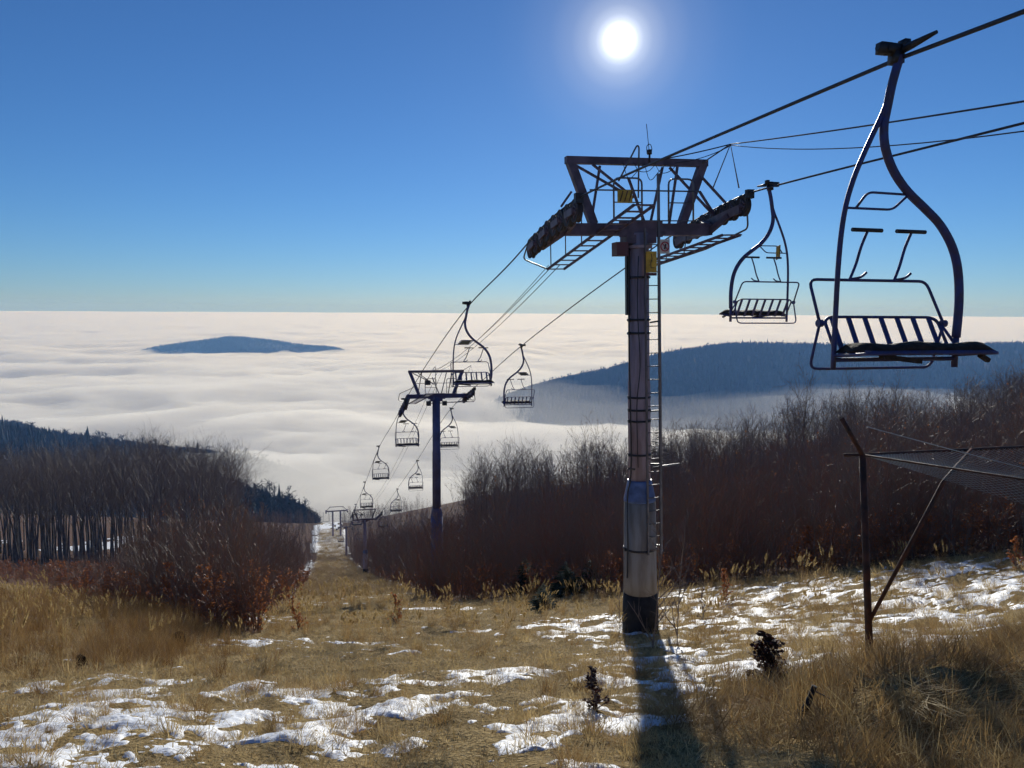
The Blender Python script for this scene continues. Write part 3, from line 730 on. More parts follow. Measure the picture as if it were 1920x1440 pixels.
# ------------------------------------------------------------------ towers
def frame_local(t):
    """local tower axes: x across the line, y down the line"""
    return t
def sheave_mesh(R=0.20):
    mb = MB()
    mb.lathe([(R * .55, -.035), (R * .9, -.045), (R * 1.0, -.05), (R * 1.0, -.03), (R * .9, -.012), (R * .9, .012), (R * 1.0, .03), (R * 1.0, .05), (R * .9, .045), (R * .55, .035)], axis='x', n=18)
    mb.cur = 1
    mb.lathe([(R * .2, -.075), (R * .2, .075)], axis='x', n=8)
    for k in range(5):
        a = 6.283 * k / 5; mb.box((-.042, math.cos(a) * R * .42, math.sin(a) * R * .42), (.012, .03, R * .5), Matrix.Rotation(-a + math.pi / 2, 3, 'X'))
    return mb.mesh('sheave', [M['rubber'], M['steel']], True)
SHEAVE = sheave_mesh()
RUNG = {}
def build_tower(X, Y, zc, label, detail=2, signs=(), paint='lav', lower='beige', foot=2.3, base_z=None, cone_h=None, tilt=0.0):
    """zc: height of the cross arm; mast from the ground up"""
    gb = gz(X, Y) if base_z is None else base_z
    t = empty('lift_tower', (X, Y, gb), RZ)
    tag(t, label, 'lift tower', 'chairlift towers down the slope')
    H = zc - gb
    t.rotation_euler[1] = tilt
    MI = (Matrix.Translation((X, Y, gb)) @ Matrix.Rotation(RZ, 4, 'Z') @ Matrix.Rotation(tilt, 4, 'Y')).inverted()
    # footing, lower mast, skirt, mast
    ch = cone_h if cone_h else 3.25
    if detail >= 1:
        MB().lathe([(0.37, -0.8), (0.37, 0.35), (0.345, 0.83)], n=20).build('footing', M['tar'], t, True)
        MB().lathe([(0.338, 0.80), (0.335, 1.2), (0.312, ch - 0.30), (0.312, ch - 0.3)], n=28).build('lower_mast', M[lower], t, True)
        MB().lathe([(0.318, ch - 0.33), (0.318, ch - 0.28), (0.245, ch + 0.06), (0.238, ch + 0.10)], n=28).build('skirt', M['cone'] if paint == 'lav' else M['mastblue'], t, True)
        mb = MB().lathe([(0.222, ch), (0.222, H - 3.0), (0.208, H - 2.9), (0.205, H - 0.05)], n=28)
        mb.build('mast', M[paint], t, True)
    else:
        MB().lathe([(0.32, -0.8), (0.30, 0.6), (0.24, H * .5), (0.21, H - .05)], n=14).build('mast', M[paint], t, True)
    # collars
    if detail >= 2:
        for zz in (H - 1.72, H - 1.98, H - 3.25, H - 3.5, H - 3.72, ch + .62, ch - 1.3, H - 0.9):
            r = .34 if zz < ch - .4 else .232
            o = MB().lathe([(r - .012, zz - .02), (r, zz - .02), (r, zz + .02), (r - .012, zz + .02)], n=28).build('collar', M['black'], t, True)
            MB().box((-r * .98, -.05, zz), (.05, .05, .06)).build('collar_bolt', M['black'], o)
        # flanges
        MB().lathe([(.27, H - .34), (.27, H - .29)], n=24).build('flange', M[paint], t)
        # anti-climb guard bars
        for sx in (-1, 1):
            MB().tube([(sx * .20, -.22, ch + .36), (sx * .36, -.30, ch + .40), (sx * .72 if sx > 0 else -.30, -.30, ch + .42)], .022, 6).build('guard_bar', M['rail'], t, True)
        # black cable down the mast
        MB().tube(smooth_path([(-.23, -.10, H - .3), (-.26, -.12, H - 2), (-.235, -.13, H - 4), (-.25, -.14, ch + .2), (-.33, -.16, ch - .2), (-.335, -.17, ch - 1.2), (-.35, -.16, 1.2)], 5), .016, 5).build('cable', M['black'], t, True)
        MB().tube(smooth_path([(-.10, -.235, H - .5), (-.13, -.24, H - 1.5), (-.08, -.24, H - 2.6), (-.15, -.23, H - 3.4), (-.14, -.25, ch + .4)], 5), .010, 5).build('cable', M['black'], t, True)
        MB().box((-.245, -.02, H - 1.05), (.055, .09, 1.15)).build('conduit', M['black'], t)
        # ladder: two rails and rungs
        lad = MB()
        lad.bar((.02, -.36, ch - 1.35), (.02, -.27, H + .02), .03, .05)
        lad.bar((.30, -.36, ch - 1.35), (.30, -.27, H + 1.05), .045, .05)
        lo = lad.build('ladder', M['rail'], t)
        rung = MB().tube([(-.14, 0, 0), (.14, 0, 0)], .011, 6).mesh('rung', M['rail'], True)
        n = int((H - ch + 1.3) / .26)
        for k in range(n):
            zz = ch - 1.25 + k * .26; f = (zz - ch + 1.35) / (H - ch + 1.35)
            newobj('rung', rung, lo, (.16, -.36 + .09 * f, zz))
        for zz in (ch - 1.2, ch + .45, H - 3.5, H - 1.75):
            MB().bar((.30, -.32, zz), (.19, -.12, zz - .03), .03).build('bracket', M['black'], lo)
    # cross arm (box beam with cover plates)
    ca = MB(); ca.box((0, 0, H + .02), (3.05, .26, .22)); ca.box((0, -.133, H + .02), (.9, .02, .30)); ca.box((0, 0, H - .17), (.62, .34, .16))
    ca.build('cross_arm', M['steel'] if paint != 'mastblue' else M['blue'], t)
    # service frame above: slanted legs, top beam
    tb_z = H + 1.28
    legm = M['steel'] if paint != 'mastblue' else M['blue']
    for sx in (-1, 1):
        MB().bar((sx * .92, 0, H + .12), (sx * 1.37, 0, tb_z + .0), .16, .14, up=(0, 1, 0)).build('frame_leg', legm, t)
    MB().box((0, 0, tb_z + .03), (2.92, .15, .13)).build('top_beam', M['steel'], t)
    if detail >= 1:
        br = [((-1.22, .07, tb_z - .06), (-.30, .07, H + .75)), ((-.95, -.07, tb_z - .05), (-.12, -.07, H + .62)), ((-.75, .07, tb_z - .05), (-.95, .07, H + .12)),
              ((.15, .0, H + .12), (-.22, -.05, H + 1.0)), ((.55, .07, tb_z - .05), (.28, .07, H + .12)), ((.80, -.07, tb_z - .05), (.62, -.07, H + .12)),
              ((.70, .07, tb_z - .05), (1.75, .1, H + .25)), ((1.28, -.06, tb_z - .2), (1.95, -.1, H + .42)), ((1.34, .06, tb_z - .5), (1.8, .1, H + .18)),
              ((-1.35, 0, tb_z - .55), (-1.55, .05, H + .45))]
        for p, q in br[: (10 if detail >= 2 else 6)]:
            MB().bar(p, q, .042, .042).build('brace', M['steel'], t)
        # railing hoops and handrail
        for x0, x1 in ((-.62, -.05), (.50, 1.02)):
            for k, yy in enumerate((-.30,)):
                MB().tube(round_corners([(x0, yy, H + .15), (x0, yy, H + .95), (x1, yy, H + .95), (x1, yy, H + .15)], .12), .018, 6).build('rail_hoop', M['rail'], t, True)
                MB().tube([(x0, yy, H + .5), (x1, yy, H + .5)], .012, 5).build('rail_bar', M['rail'], t, True)
        MB().tube([(-1.1, -.31, H + .72), (1.15, -.31, H + .72)], .016, 6).build('hand_rail', M['rail'], t, True)
        MB().tube([(-.62, -.31, H + .16), (1.02, -.31, H + .16)], .012, 5).build('kick_rail', M['rail'], t, True)
    # sheave trains under each rope, with catwalk
    for side, fr, fx in ((-1, ropeA, XA), (1, ropeB, XB)):
        n = 8 if detail >= 2 else 6
        vs = np.linspace(-1.95, 0.85, n) if side < 0 else np.linspace(-.55, 2.1, n)
        cz_ = []
        inv = Matrix.Rotation(-RZ, 3, 'Z')
        pts = []
        for k, v in enumerate(vs):
            W = Vector((X, Y, 0)) + LD * v; p = fr(W.y); l = MI @ p; pts.append(Vector((l.x, l.y, l.z - .195)))
        beam = MB()
        for k in range(n - 1): beam.bar(pts[k] + Vector((side * -.07, 0, -.06)), pts[k + 1] + Vector((side * -.07, 0, -.06)), .05, .16); 
        for k in range(0, n - 1, 2): beam.bar(pts[k] + Vector((side * .075, 0, 0)), pts[k + 1] + Vector((side * .075, 0, 0)), .03, .12)
        mid = (pts[n // 2] + pts[n // 2 - 1]) / 2
        beam.bar(mid + Vector((side * -.09, 0, -.08)), (side * 1.45, 0, H + .06), .16, .2)
        beam.bar(pts[1] + Vector((side * -.09, 0, -.1)), (side * 1.48, -.1, H - .02), .08, .1); beam.bar(pts[n - 2] + Vector((side * -.09, 0, -.1)), (side * 1.48, .1, H - .02), .08, .1)
        st = beam.build('sheave_train', M['steel'], t)
        for p in pts: newobj('sheave', SHEAVE, st, p)
        if detail >= 1:
            # rope catcher at the end
            c = pts[0] + Vector((0, -.18, .02)); MB().box(c + Vector((side * .02, 0, .17)), (.14, .10, .16)).build('rope_catcher', M['black'], st)
            # catwalk ladder alongside, inside of the train
            if side < 0: a = Vector((-.52, -1.45, H + .30)); b = Vector((-1.02, 2.1, H - .62))
            else: a = pts[0] + Vector((-.10, .25, -.52)); b = Vector((1.02, 2.4, H - .62))
            cw = MB(); cw.bar(a + Vector((-.19, 0, 0)), b + Vector((-.19, 0, 0)), .03, .05); cw.bar(a + Vector((.19, 0, 0)), b + Vector((.19, 0, 0)), .03, .05)
            co = cw.build('catwalk', M['steel'], t)
            nt_ = 13; tm = MB().box((0, 0, 0), (.38, .13, .02)).mesh('tread', M['steel'])
            for k in range(nt_): newobj('tread', tm, co, a.lerp(b, k / (nt_ - 1)))
            # guard hoop below the far end
            e = b if side < 0 else a
            s2 = -1 if side < 0 else 1
            if side < 0:
                hp = [b + Vector((-.19, 0, 0)), b + Vector((-.75, -.05, .22)), b + Vector((-.72, -.5, .62)), b + Vector((-.1, -1.6, 1.05))]
            else:
                hp = [pts[0] + Vector((.05, -.05, -.12)), pts[0] + Vector((.10, .0, -.42)), Vector((1.85, .7, H - .30)), Vector((1.35, 1.9, H - .55))]
            MB().tube(round_corners(hp, .1), .018, 5).build('guard_hoop', M['rail'], co, True)
            if detail >= 2:
                for k in range(3):
                    p = a.lerp(b, .55 + .2 * k); MB().tube([p + Vector((side * .19, 0, 0)), p + Vector((side * .22, -.1, .5))], .013, 5).build('stanchion', M['rail'], co, True)
    # stays that hold the comm line
    if detail >= 1:
        MB().tube([(1.42, -.3, H + .75), (1.78, -.35, H + 1.62), (2.0, -.3, H + .8)], .014, 5).build('line_stay', M['rail'], t, True)
        MB().tube([(1.30, -.05, tb_z), (1.78, -.35, H + 1.62)], .014, 5).build('line_stay', M['rail'], t, True)
        MB().tube(round_corners([(-.5, -.25, H + .9), (-.10, -.2, tb_z + .30), (-.06, -.2, tb_z + .27), (-.08, -.2, H + .6)], .05), .016, 6).build('davit', M['rail'], t, True)
    if detail >= 2:
        an = MB(); an.tube([(.20, -.1, tb_z), (.20, -.1, tb_z + .18)], .02, 6); an.tube([(.20, -.1, tb_z + .15), (.14, -.1, tb_z + .72)], .007, 4)
        an.tube(round_corners([(.15, -.1, tb_z + .16), (.14, -.1, tb_z + .32), (.22, -.1, tb_z + .36), (.26, -.1, tb_z + .24), (.2, -.1, tb_z + .15)], .05), .008, 4)
        an.box((.2, -.1, tb_z + .2), (.07, .07, .09)); an.build('antenna', M['black'], t, True)
        for k in range(4):
            r2 = random.Random(k)
            x0 = -.35 + k * .22; w = MB().tube(smooth_path([(x0, -.1, tb_z), (x0 + .1, -.14, tb_z - .14 - .2 * r2.random()), (x0 + .3, -.12, tb_z - .16), (x0 + .45, -.1, tb_z - .03)], 5), .007, 4); w.build('loose_wire', M['black'], t, True)
    for (kind, x, z, w, h) in signs:
        y = -.34 if kind != 'box' else -.1
        if kind == 'box':
            o = MB().box((x, y, H + z), (w, .26, h)).build('speaker_box', M['maroon'] if detail >= 2 else M['black'], t)
            MB().bar((x, y, H + z), (0, 0, H + z), .04).build('box_arm', M['black'], o)
        else:
            o = MB().box((x, y, H + z), (w, .012, h)).build('sign', M['yellow'] if kind == 'yellow' else (M['whitesign'] if kind == 'ban' else M['black']), t)
            if kind == 'yellow':
                mk = MB(); f = -.008
                for p, q in (((-.04, .4), (.06, .16)), ((.06, .16), (-.07, -.02)), ((-.07, -.02), (-.06, -.28)), ((-.06, -.28), (.3, -.28))):
                    mk.bar((x + p[0] * w, y + f, H + z + p[1] * h), (x + q[0] * w, y + f, H + z + q[1] * h), .008, .012)
                mk.build('sign_mark', M['black'], o)
                MB().box((x, y, H + z - h * .58), (w, .013, h * .14)).build('sign_foot', M['maroon'], o)
            if kind == 'stripe':
                mk = MB()
                for k in range(3): mk.bar((x - .10 + .09 * k, y - .008, H + z - .09), (x - .04 + .09 * k, y - .008, H + z + .10), .008, .02)
                mk.build('sign_mark', M['maroon'], o)
            if kind == 'ban':
                ring = MB().tube([(x + .085 * math.cos(a), y - .01, H + z + .085 * math.sin(a)) for a in np.linspace(0, 6.283, 20)[:-1]], .012, 5, closed=True)
                ring.bar((x - .06, y - .01, H + z + .06), (x + .06, y - .01, H + z - .06), .01, .016)
                ring.build('ban_ring', M['redsign'], o, True)
                MB().bar((x - .01, y - .012, H + z - .05), (x + .015, y - .012, H + z + .05), .008, .03).build('ban_figure', M['black'], o)
    return t

p1 = at(1188, 433, 15.3); b1 = at(1205, 1200, 15.3)
T1 = build_tower(b1.x - .05, 15.3, p1.z, 'nearest lift tower, tall grey mast with a ladder, signs and a steel crosshead', 2,
    [('box', -.42, -.36, .24, .26), ('yellow', .12, -.62, .22, .40), ('ban', .40, -.33, .20, .27)], cone_h=3.05, tilt=-.029)
# striped warning plate on the catwalk of the near tower
o = MB().box((-.42, -.36, p1.z - gz(b1.x - .05, 15.3) + .60), (.30, .012, .24)).build('warning_plate', M['yellow'], T1)
mk = MB()
for k in range(3): mk.bar((-.52 + .09 * k, -.368, p1.z - gz(b1.x - .05, 15.3) + .51), (-.46 + .09 * k, -.368, p1.z - gz(b1.x - .05, 15.3) + .70), .006, .02)
mk.build('plate_stripe', M['rust'], o)
p2 = at(818, 743, 40.2)
T2 = build_tower(p2.x, 40.2, p2.z, 'second lift tower, blue mast rising behind the reddish thicket', 1, [('box', -.42, -.35, .22, .24), ('box', .42, -.35, .22, .24), ('sign', -.5, .75, .30, .24)], paint='mastblue', lower='mastblue', cone_h=4.6)
p3 = at(684, 974, 98)
T3 = build_tower(p3.x, 98, p3.z, 'third lift tower, grey mast at the edge of the grassy run', 1, [('sign', -.4, .75, .3, .24)], paint='lav', lower='lav')
p4 = at(649, 988, 183)
T4 = build_tower(p4.x, 183, p4.z, 'small fourth lift tower far down the run', 0, paint='lav')
# farthest support: twin posts with a lattice head
p5 = at(630, 958, 232); g5 = gz(p5.x, 232)
t5 = empty('lift_tower', (p5.x, 232, g5), RZ); tag(t5, 'farthest lift tower with twin posts against the valley fog', 'lift tower', 'chairlift towers down the slope')
H5 = p5.z - g5
for sx in (-1.0, 1.3): MB().lathe([(.28, -.5), (.24, H5)], c=(sx, 0, 0), n=10).build('post', M['lav'], t5, True)
MB().bar((-3, 0, H5), (3.4, 0, H5), .3, .35).build('cross_arm', M['steel'], t5)
for sx in (-3, 3.4):
    MB().box((sx, 0, H5 - .1), (.4, 2.6, .5)).build('sheave_train', M['steel'], t5)
    MB().bar((sx, 0, H5), (sx * .6, 0, H5 + 1.3), .15).build('brace', M['steel'], t5)
    MB().tube(round_corners([(sx - .8, .3, H5 - .2), (sx - .9, .3, H5 - 3.2), (sx + .9, .3, H5 - 3.2), (sx + .8, .3, H5 - .2)], .3), .06, 5).build('cage', M['rail'], t5, True)
MB().bar((-2, 0, H5 + 1.3), (2.2, 0, H5 + 1.3), .15).build('top_beam', M['steel'], t5)

# ------------------------------------------------------------------ chairs
def make_chair():
    DX = .09
    """origin at the rope; x to the right seen from uphill, y down the line; the seat faces uphill (-y)"""
    t = empty('lift_chair')
    S = .567
    g = MB(); g.tube([(0, -.34, .045), (0, -.1, .03), (0, .02, .02)], [.014, .03, .03], 8); g.lathe([(.045, -.07), (.05, 0), (.045, .07)], c=(-.06, .02, .03), axis='x', n=12)
    g.box((-.14, .02, .03), (.10, .07, .08)); g.tube([(-.2, .02, .035), (-.10, .02, .03)], .028, 8); g.box((.02, .0, .07), (.05, .08, .06)); g.box((-.03, .02, -.03), (.08, .09, .09))
    g.build('grip', M['black'], t, True)
    thick = [(-.10, 0, -.02), (-.125, 0, -.10), (-.16, 0, -.23), (-.19, 0, -.39), (-.215, 0, -.555), (-.19, 0, -.715), (-.105, 0, -.88), (.03, 0, -1.025), (.20, 0, -1.15), (.35, 0, -1.27), (.475, 0, -1.435), (.545, 0, -1.62), (S + .008, 0, -1.87), (S, 0, -2.16)]
    MB().tube(smooth_path(thick, 4), .034, 10).build('hanger_tube', M['blue'], t, True)
    MB().tube([(S, 0, -2.10), (S, 0, -2.40)], .024, 8).build('post', M['blue'], t, True)
    thin = [(-.205, 0, -.38), (-.245, 0, -.48), (-.36, 0, -.715), (-.465, 0, -.96), (-.53, 0, -1.21), (-.56, 0, -1.54), (-S, 0, -2.0), (-S, 0, -2.40)]
    MB().tube(smooth_path(thin, 4), .02, 8).build('side_tube', M['blue'], t, True)
    # frame for the number plate
    fr = MB(); fr.tube(round_corners([(-.53, 0, -1.17), (-.10, 0, -1.17), (.04, 0, -1.05)], .05), .010, 6)
    fr.tube(round_corners([(-.43, 0, -1.17), (-.33, 0, -1.045), (.06, 0, -1.05)], .05), .010, 6)
    fr.build('plate_frame', M['blue'], t, True)
    # seat frame and boards, cushion
    sf_ = MB(); sf_.tube(round_corners([(-S, 0, -2.30), (-S, -.42, -2.26), (S, -.42, -2.26), (S, 0, -2.30)], .05), .014, 6); sf_.tube([(-S, 0, -2.33), (S, 0, -2.33)], .018, 6)
    sf_.build('seat_frame', M['blue'], t, True)
    slat = MB().box((0, 0, 0), (1.1, .07, .018)).mesh('seat_slat', M['blue'])
    for k in range(4): newobj('seat_slat', slat, t, (0, -.06 - .1 * k, -2.285 + .012 * k))
    rn = random.Random(3)
    cu = MB(); nxc, nyc = 22, 7
    tops, bots = [], []
    for j in range(nyc):
        for i in range(nxc):
            u = -1 + 2 * i / (nxc - 1); v = j / (nyc - 1)
            ex = min(1, (1 - abs(u)) * 9) ** .5 * min(1, min(v, 1 - v) * 5 + .15) ** .5
            seam = 1 - .55 * math.exp(-((abs(u) - .02) / .03) ** 2) - .2 * math.exp(-((abs(u) - .55) / .03) ** 2)
            x = u * (S - .01) + (.03 * math.sin(v * 9) if abs(u) > .98 else 0); y = .02 - v * .41
            tops.append((x, y, -2.262 + .058 * ex * seam + .010 * math.sin(7 * u + 3 * v) + v * .03 - .012 * abs(u)))
            bots.append((x, y, -2.268 + v * .03 - .02 * max(0, math.sin(11 * u + 2)) * (v > .7) - .012 * rn.random()))
    nb_ = len(tops); fs = []
    for j in range(nyc - 1):
        for i in range(nxc - 1):
            a = j * nxc + i; fs.append((a, a + nxc, a + nxc + 1, a + 1)); fs.append((nb_ + a, nb_ + a + 1, nb_ + a + nxc + 1, nb_ + a + nxc))
    ed = list(range(nxc)) + [j * nxc + nxc - 1 for j in range(1, nyc)] + [(nyc - 1) * nxc + i for i in range(nxc - 2, -1, -1)] + [j * nxc for j in range(nyc - 2, 0, -1)]
    for k in range(len(ed)): a, b = ed[k], ed[(k + 1) % len(ed)]; fs.append((a, b, nb_ + b, nb_ + a))
    cu._add(tops + bots, fs); cu.build('cushion', M['cushion'], t, True)
    tb_ = MB(); tb_.box((-.30, -.40, -2.30), (.34, .05, .035), Matrix.Rotation(.12, 3, 'Y')); tb_.box((S - .10, -.38, -2.30), (.09, .04, .03), Matrix.Rotation(.5, 3, 'Y')); tb_.build('torn_strap', M['cushion'], t)
    # backrest: rail and flat bars
    W = S - .03
    MB().tube(round_corners([(-W, .02, -2.28), (-W + .0, .17, -2.03), (-W + .06, .19, -2.0), (W - .06, .19, -2.0), (W, .17, -2.03), (W, .02, -2.28)], .05), .013, 6).build('back_rail', M['blue'], t, True)
    bs = MB().bar((0, .02, -2.30), (0, .185, -2.01), .042, .010, up=(0, 1, 0)).mesh('back_slat', M['blue'])
    for k in range(7): newobj('back_slat', bs, t, (-.46 + .92 * k / 6, 0, 0))
    for sx in (-1, 1):
        MB().tube([(sx * S, 0, -2.22), (sx * (W + .01), .16, -2.04)], .012, 6).build('side_brace', M['blue'], t, True)
    # safety bar, raised behind the backrest
    q = S + .02
    MB().tube(round_corners([(-q, .16, -2.05), (-q, .32, -1.70), (q - .05, .32, -1.70), (q, .16, -2.05)], .07), .0125, 6).build('safety_bar', M['blue'], t, True)
    MB().tube(round_corners([(-q, .16, -2.05), (-q, .27, -2.42), (q, .27, -2.42), (q, .16, -2.05)], .08), .0115, 6).build('bar_loop', M['blue'], t, True)
    for sx in (-1, 1):
        MB().lathe([(.03, -.02), (.03, .02)], c=(sx * q, .16, -2.05), axis='x', n=10).build('pivot', M['blue'], t)
    for x in (-.21, .22):
        MB().tube(smooth_path([(x, .32, -1.70), (x + .10, .38, -1.57), (x + .16, .40, -1.42), (x + .20, .38, -1.29)], 4), .013, 6).build('foot_stem', M['blue'], t, True)
        MB().tube([(x + .05, .38, -1.285), (x + .34, .38, -1.285)], .017, 8).build('foot_rest', M['black'], t, True)
        MB().tube(smooth_path([(x + .02, .32, -1.69), (x + .09, .30, -1.675), (x + .13, .28, -1.635)], 3), .011, 6).build('hook', M['blue'], t, True)
    for ch in t.children:
        if ch.name.split('.')[0] != 'grip': ch.location.x += DX
    return t
plate_mesh = MB().bar((-.40, -.004, -1.155), (.01, -.004, -1.06), .01, .10, up=(0, 0, 1))
def plate_obj(parent, tilt=0):
    mb = MB(); y = -.012
    vs = [(-.33, y, -1.165), (-.03, y, -1.165), (.09, y, -1.055), (-.22, y, -1.055)]
    mb._add(vs + [(a, b + .01, c) for a, b, c in vs], [(0, 1, 2, 3), (7, 6, 5, 4), (0, 4, 5, 1), (1, 5, 6, 2), (2, 6, 7, 3), (3, 7, 4, 0)])
    return mb.build('number_plate', M['plate'], parent)
M['plate'] = mat('faded_plate', (0.16, 0.14, 0.09), 0.6)
proto = make_chair()
def place_chair(side, Y, label, grp, plate=True, first=False, extra=None):
    o = proto if first else copy_tree(proto)
    p = ropeA(Y) if side == 'A' else ropeB(Y)
    o.location = p + Vector((0, 0, .03)); o.rotation_euler = (0, 0, RZ + (0 if side == 'A' else math.pi))
    tag(o, label, 'chairlift chair', grp)
    if plate: plate_obj(o)
    return o
GA = 'uphill chairs on the left rope'; GB = 'downhill chairs on the right rope'
YA0 = keyA[0].y; YB0 = keyB[0].y
place_chair('A', YA0, 'largest blue two-seat lift chair, hanging close by at the upper right', GA, plate=False, first=True)
b0 = place_chair('B', YB0, 'lift chair with a yellow plate, just right of the nearest tower', GB, plate=False)
mb = MB(); mb._add([(-.30, -.02, -1.02), (-.17, .06, -1.06), (-.17, .06, -1.30), (-.30, -.02, -1.26)] + [(-.305, -.012, -1.02), (-.175, .068, -1.06), (-.175, .068, -1.30), (-.305, -.012, -1.26)], [(0, 1, 2, 3), (7, 6, 5, 4), (0, 4, 5, 1), (1, 5, 6, 2), (2, 6, 7, 3), (3, 7, 4, 0)])
mb.build('number_plate', M['yellow'], b0)['label'] = 'yellow plate hung on edge'
place_chair('A', 22.5, 'lift chair in front of the right end of the second tower crosshead', GA)
place_chair('B', 30.5, 'lift chair hanging in clear air right of the second tower', GB)
place_chair('A', 38.5, 'lift chair under the left end of the second tower crosshead', GA)
place_chair('B', 46.5, 'lift chair half hidden behind the blue second mast', GB)
place_chair('A', 54.5, 'lift chair on the left rope, next one below the second tower', GA)
place_chair('B', 62.5, 'lift chair on the right rope, next one below the blue second mast', GB)
place_chair('A', 70.5, 'lift chair on the left rope just above the third tower', GA)
place_chair('B', 78.5, 'lift chair hanging against the treetops right of the third tower', GB)
place_chair('A', 87.5, 'small lift chair partly behind the third tower crosshead', GA)
place_chair('B', 94.5, 'small lift chair in front of the third tower right arm', GB)
place_chair('A', 150, 'tiny lift chair on the left rope above the fourth tower', GA)
place_chair('B', 160, 'tiny lift chair on the right rope above the fourth tower', GB)

# ------------------------------------------------------------------ thin signal cables along the line
def cable(pts, r, label, sag=0.0, k=14):
    path = []
    for a, b in zip(pts[:-1], pts[1:]):
        for i in range(k):
            t = i / k; p = Vector(a).lerp(Vector(b), t); p.z -= sag * 4 * t * (1 - t); path.append(p)
    path.append(Vector(pts[-1]))
    o = MB().tube(path, r, 5).build('signal_cable', M['rope'], smooth=True); return tag(o, label, 'cable', 'signal cables along the chairlift')
topl = T1.matrix_world
H1 = p1.z - T1.location.z
def tl(T, x, y, z):
    return Vector(T.location) + Matrix.Rotation(RZ, 3, 'Z') @ Matrix.Rotation(T.rotation_euler[1], 3, 'Y') @ Vector((x, y, z))
stay = tl(T1, 1.78, -.35, H1 + 1.62)
cable([tl(T1, .3, -.05, H1 + 1.33), stay, at(1920, 190, 8.0), at(2700, 60, 4.6)], .012, 'upper signal cable running from the near tower to the upper right edge', .02)
cable([tl(T1, .3, .05, H1 + 1.30), stay + Vector((.02, 0, -.02)), at(1920, 246, 8.0), at(2700, 150, 4.6)], .008, 'lower slack signal cable from the near tower to the right edge', .12)
t2 = lambda x, z: tl(T2, x, 0, p2.z - T2.location.z + z)
cable([tl(T1, -1.25, 1.9, H1 - .55), t2(-.15, 1.36)], .007, 'left thin signal cable between the first and second towers', .35)
cable([tl(T1, -1.15, 1.9, H1 - .55), t2(.0, 1.36)], .009, 'middle signal cable between the first and second towers', .25)
cable([tl(T1, -1.0, 1.9, H1 - .55), t2(.25, 1.36)], .009, 'right signal cable between the first and second towers', .25)
t3 = lambda x, z: tl(T3, x, 0, p3.z - T3.location.z + z)
cable([t2(.1, 1.36), t3(-.1, 1.36)], .010, 'left signal cable between the second and third towers', 1.2)
cable([t2(.35, 1.36), t3(.3, 1.36)], .010, 'right signal cable between the second and third towers', 1.2)

# ------------------------------------------------------------------ safety net on pipes at the right
zn = -1.52; YP = 8.1
ptop = at(1617, 853, YP); pbase = at(1634, 1262, YP)
sn = empty('safety_net', (pbase.x, YP, gz(pbase.x, YP))); tag(sn, 'rusty pipe frame with a sagging wire safety net at the right edge', 'safety net')
O = Vector(sn.location)
def L_(p): return Vector(p) - O
pb = Vector((pbase.x, YP, O.z - .3))
MB().tube([L_(pb), L_(ptop)], [.040, .034], 10).build('post', M['rust'], sn, True)
MB().tube([L_(ptop), L_(at(1577, 783, YP - .1))], .024, 8).build('outrigger', M['rust'], sn, True)
far_end = at(1920, 838, 8.5); far2 = far_end + (far_end - ptop) * 1.1
near_end = at(1920, 899, 7.0); near2 = near_end + (near_end - ptop) * 1.6
MB().tube([L_(at(1582, 853, YP + .02)), L_(ptop), L_(far2)], .019, 8).build('far_rail', M['rust'], sn, True)
MB().tube([L_(ptop), L_(near2)], .011, 8).build('near_rail', M['rust'], sn, True)
br_t = ptop.lerp(far_end, .66)
MB().tube([L_(at(1630, 1165, YP - .01)), L_(at(1768, 905, YP - .35)), L_(br_t)], .021, 8).build('brace', M['rust'], sn, True)
MB().tube([L_(at(1625, 800, YP)), L_(at(1780, 842, 8.0)), L_(at(1930, 880, 7.6))], .005, 4).build('stay_wire', M['wire'], sn, True)
# the net: diamond wire between the two rails, hanging below the near rail
net = MB()
def net_pt(u, v):
    a = ptop.lerp(far2, u); b = ptop.lerp(near2, u)
    if v <= 1:
        p = a.lerp(b, v); p.z -= .10 * math.sin(v * math.pi) * min(1, u * 2); return p
    p = b.copy(); p.z -= (v - 1) * .55 * min(1.0, u * 2.2); p.y += .1 * (v - 1); return p
NU, NV = 64, 24
def ribbon(p, q, w):
    p = L_(p); q = L_(q); net._add([p + Vector((0, 0, w)), p - Vector((0, 0, w)), q - Vector((0, 0, w)), q + Vector((0, 0, w))], [(0, 1, 2, 3)])
    net._add([p + Vector((w, 0, 0)), p - Vector((w, 0, 0)), q - Vector((w, 0, 0)), q + Vector((w, 0, 0))], [(0, 1, 2, 3)])
for i in range(NU):
    for j in range(NV):
        u0, u1 = i / NU, (i + 1) / NU; v0, v1 = 1.5 * j / NV, 1.5 * (j + 1) / NV
        ribbon(net_pt(u0, v0), net_pt(u1, v1), .0015); ribbon(net_pt(u1, v0), net_pt(u0, v1), .0015)
net.build('net', M['wire'], sn)['kind'] = 'stuff'

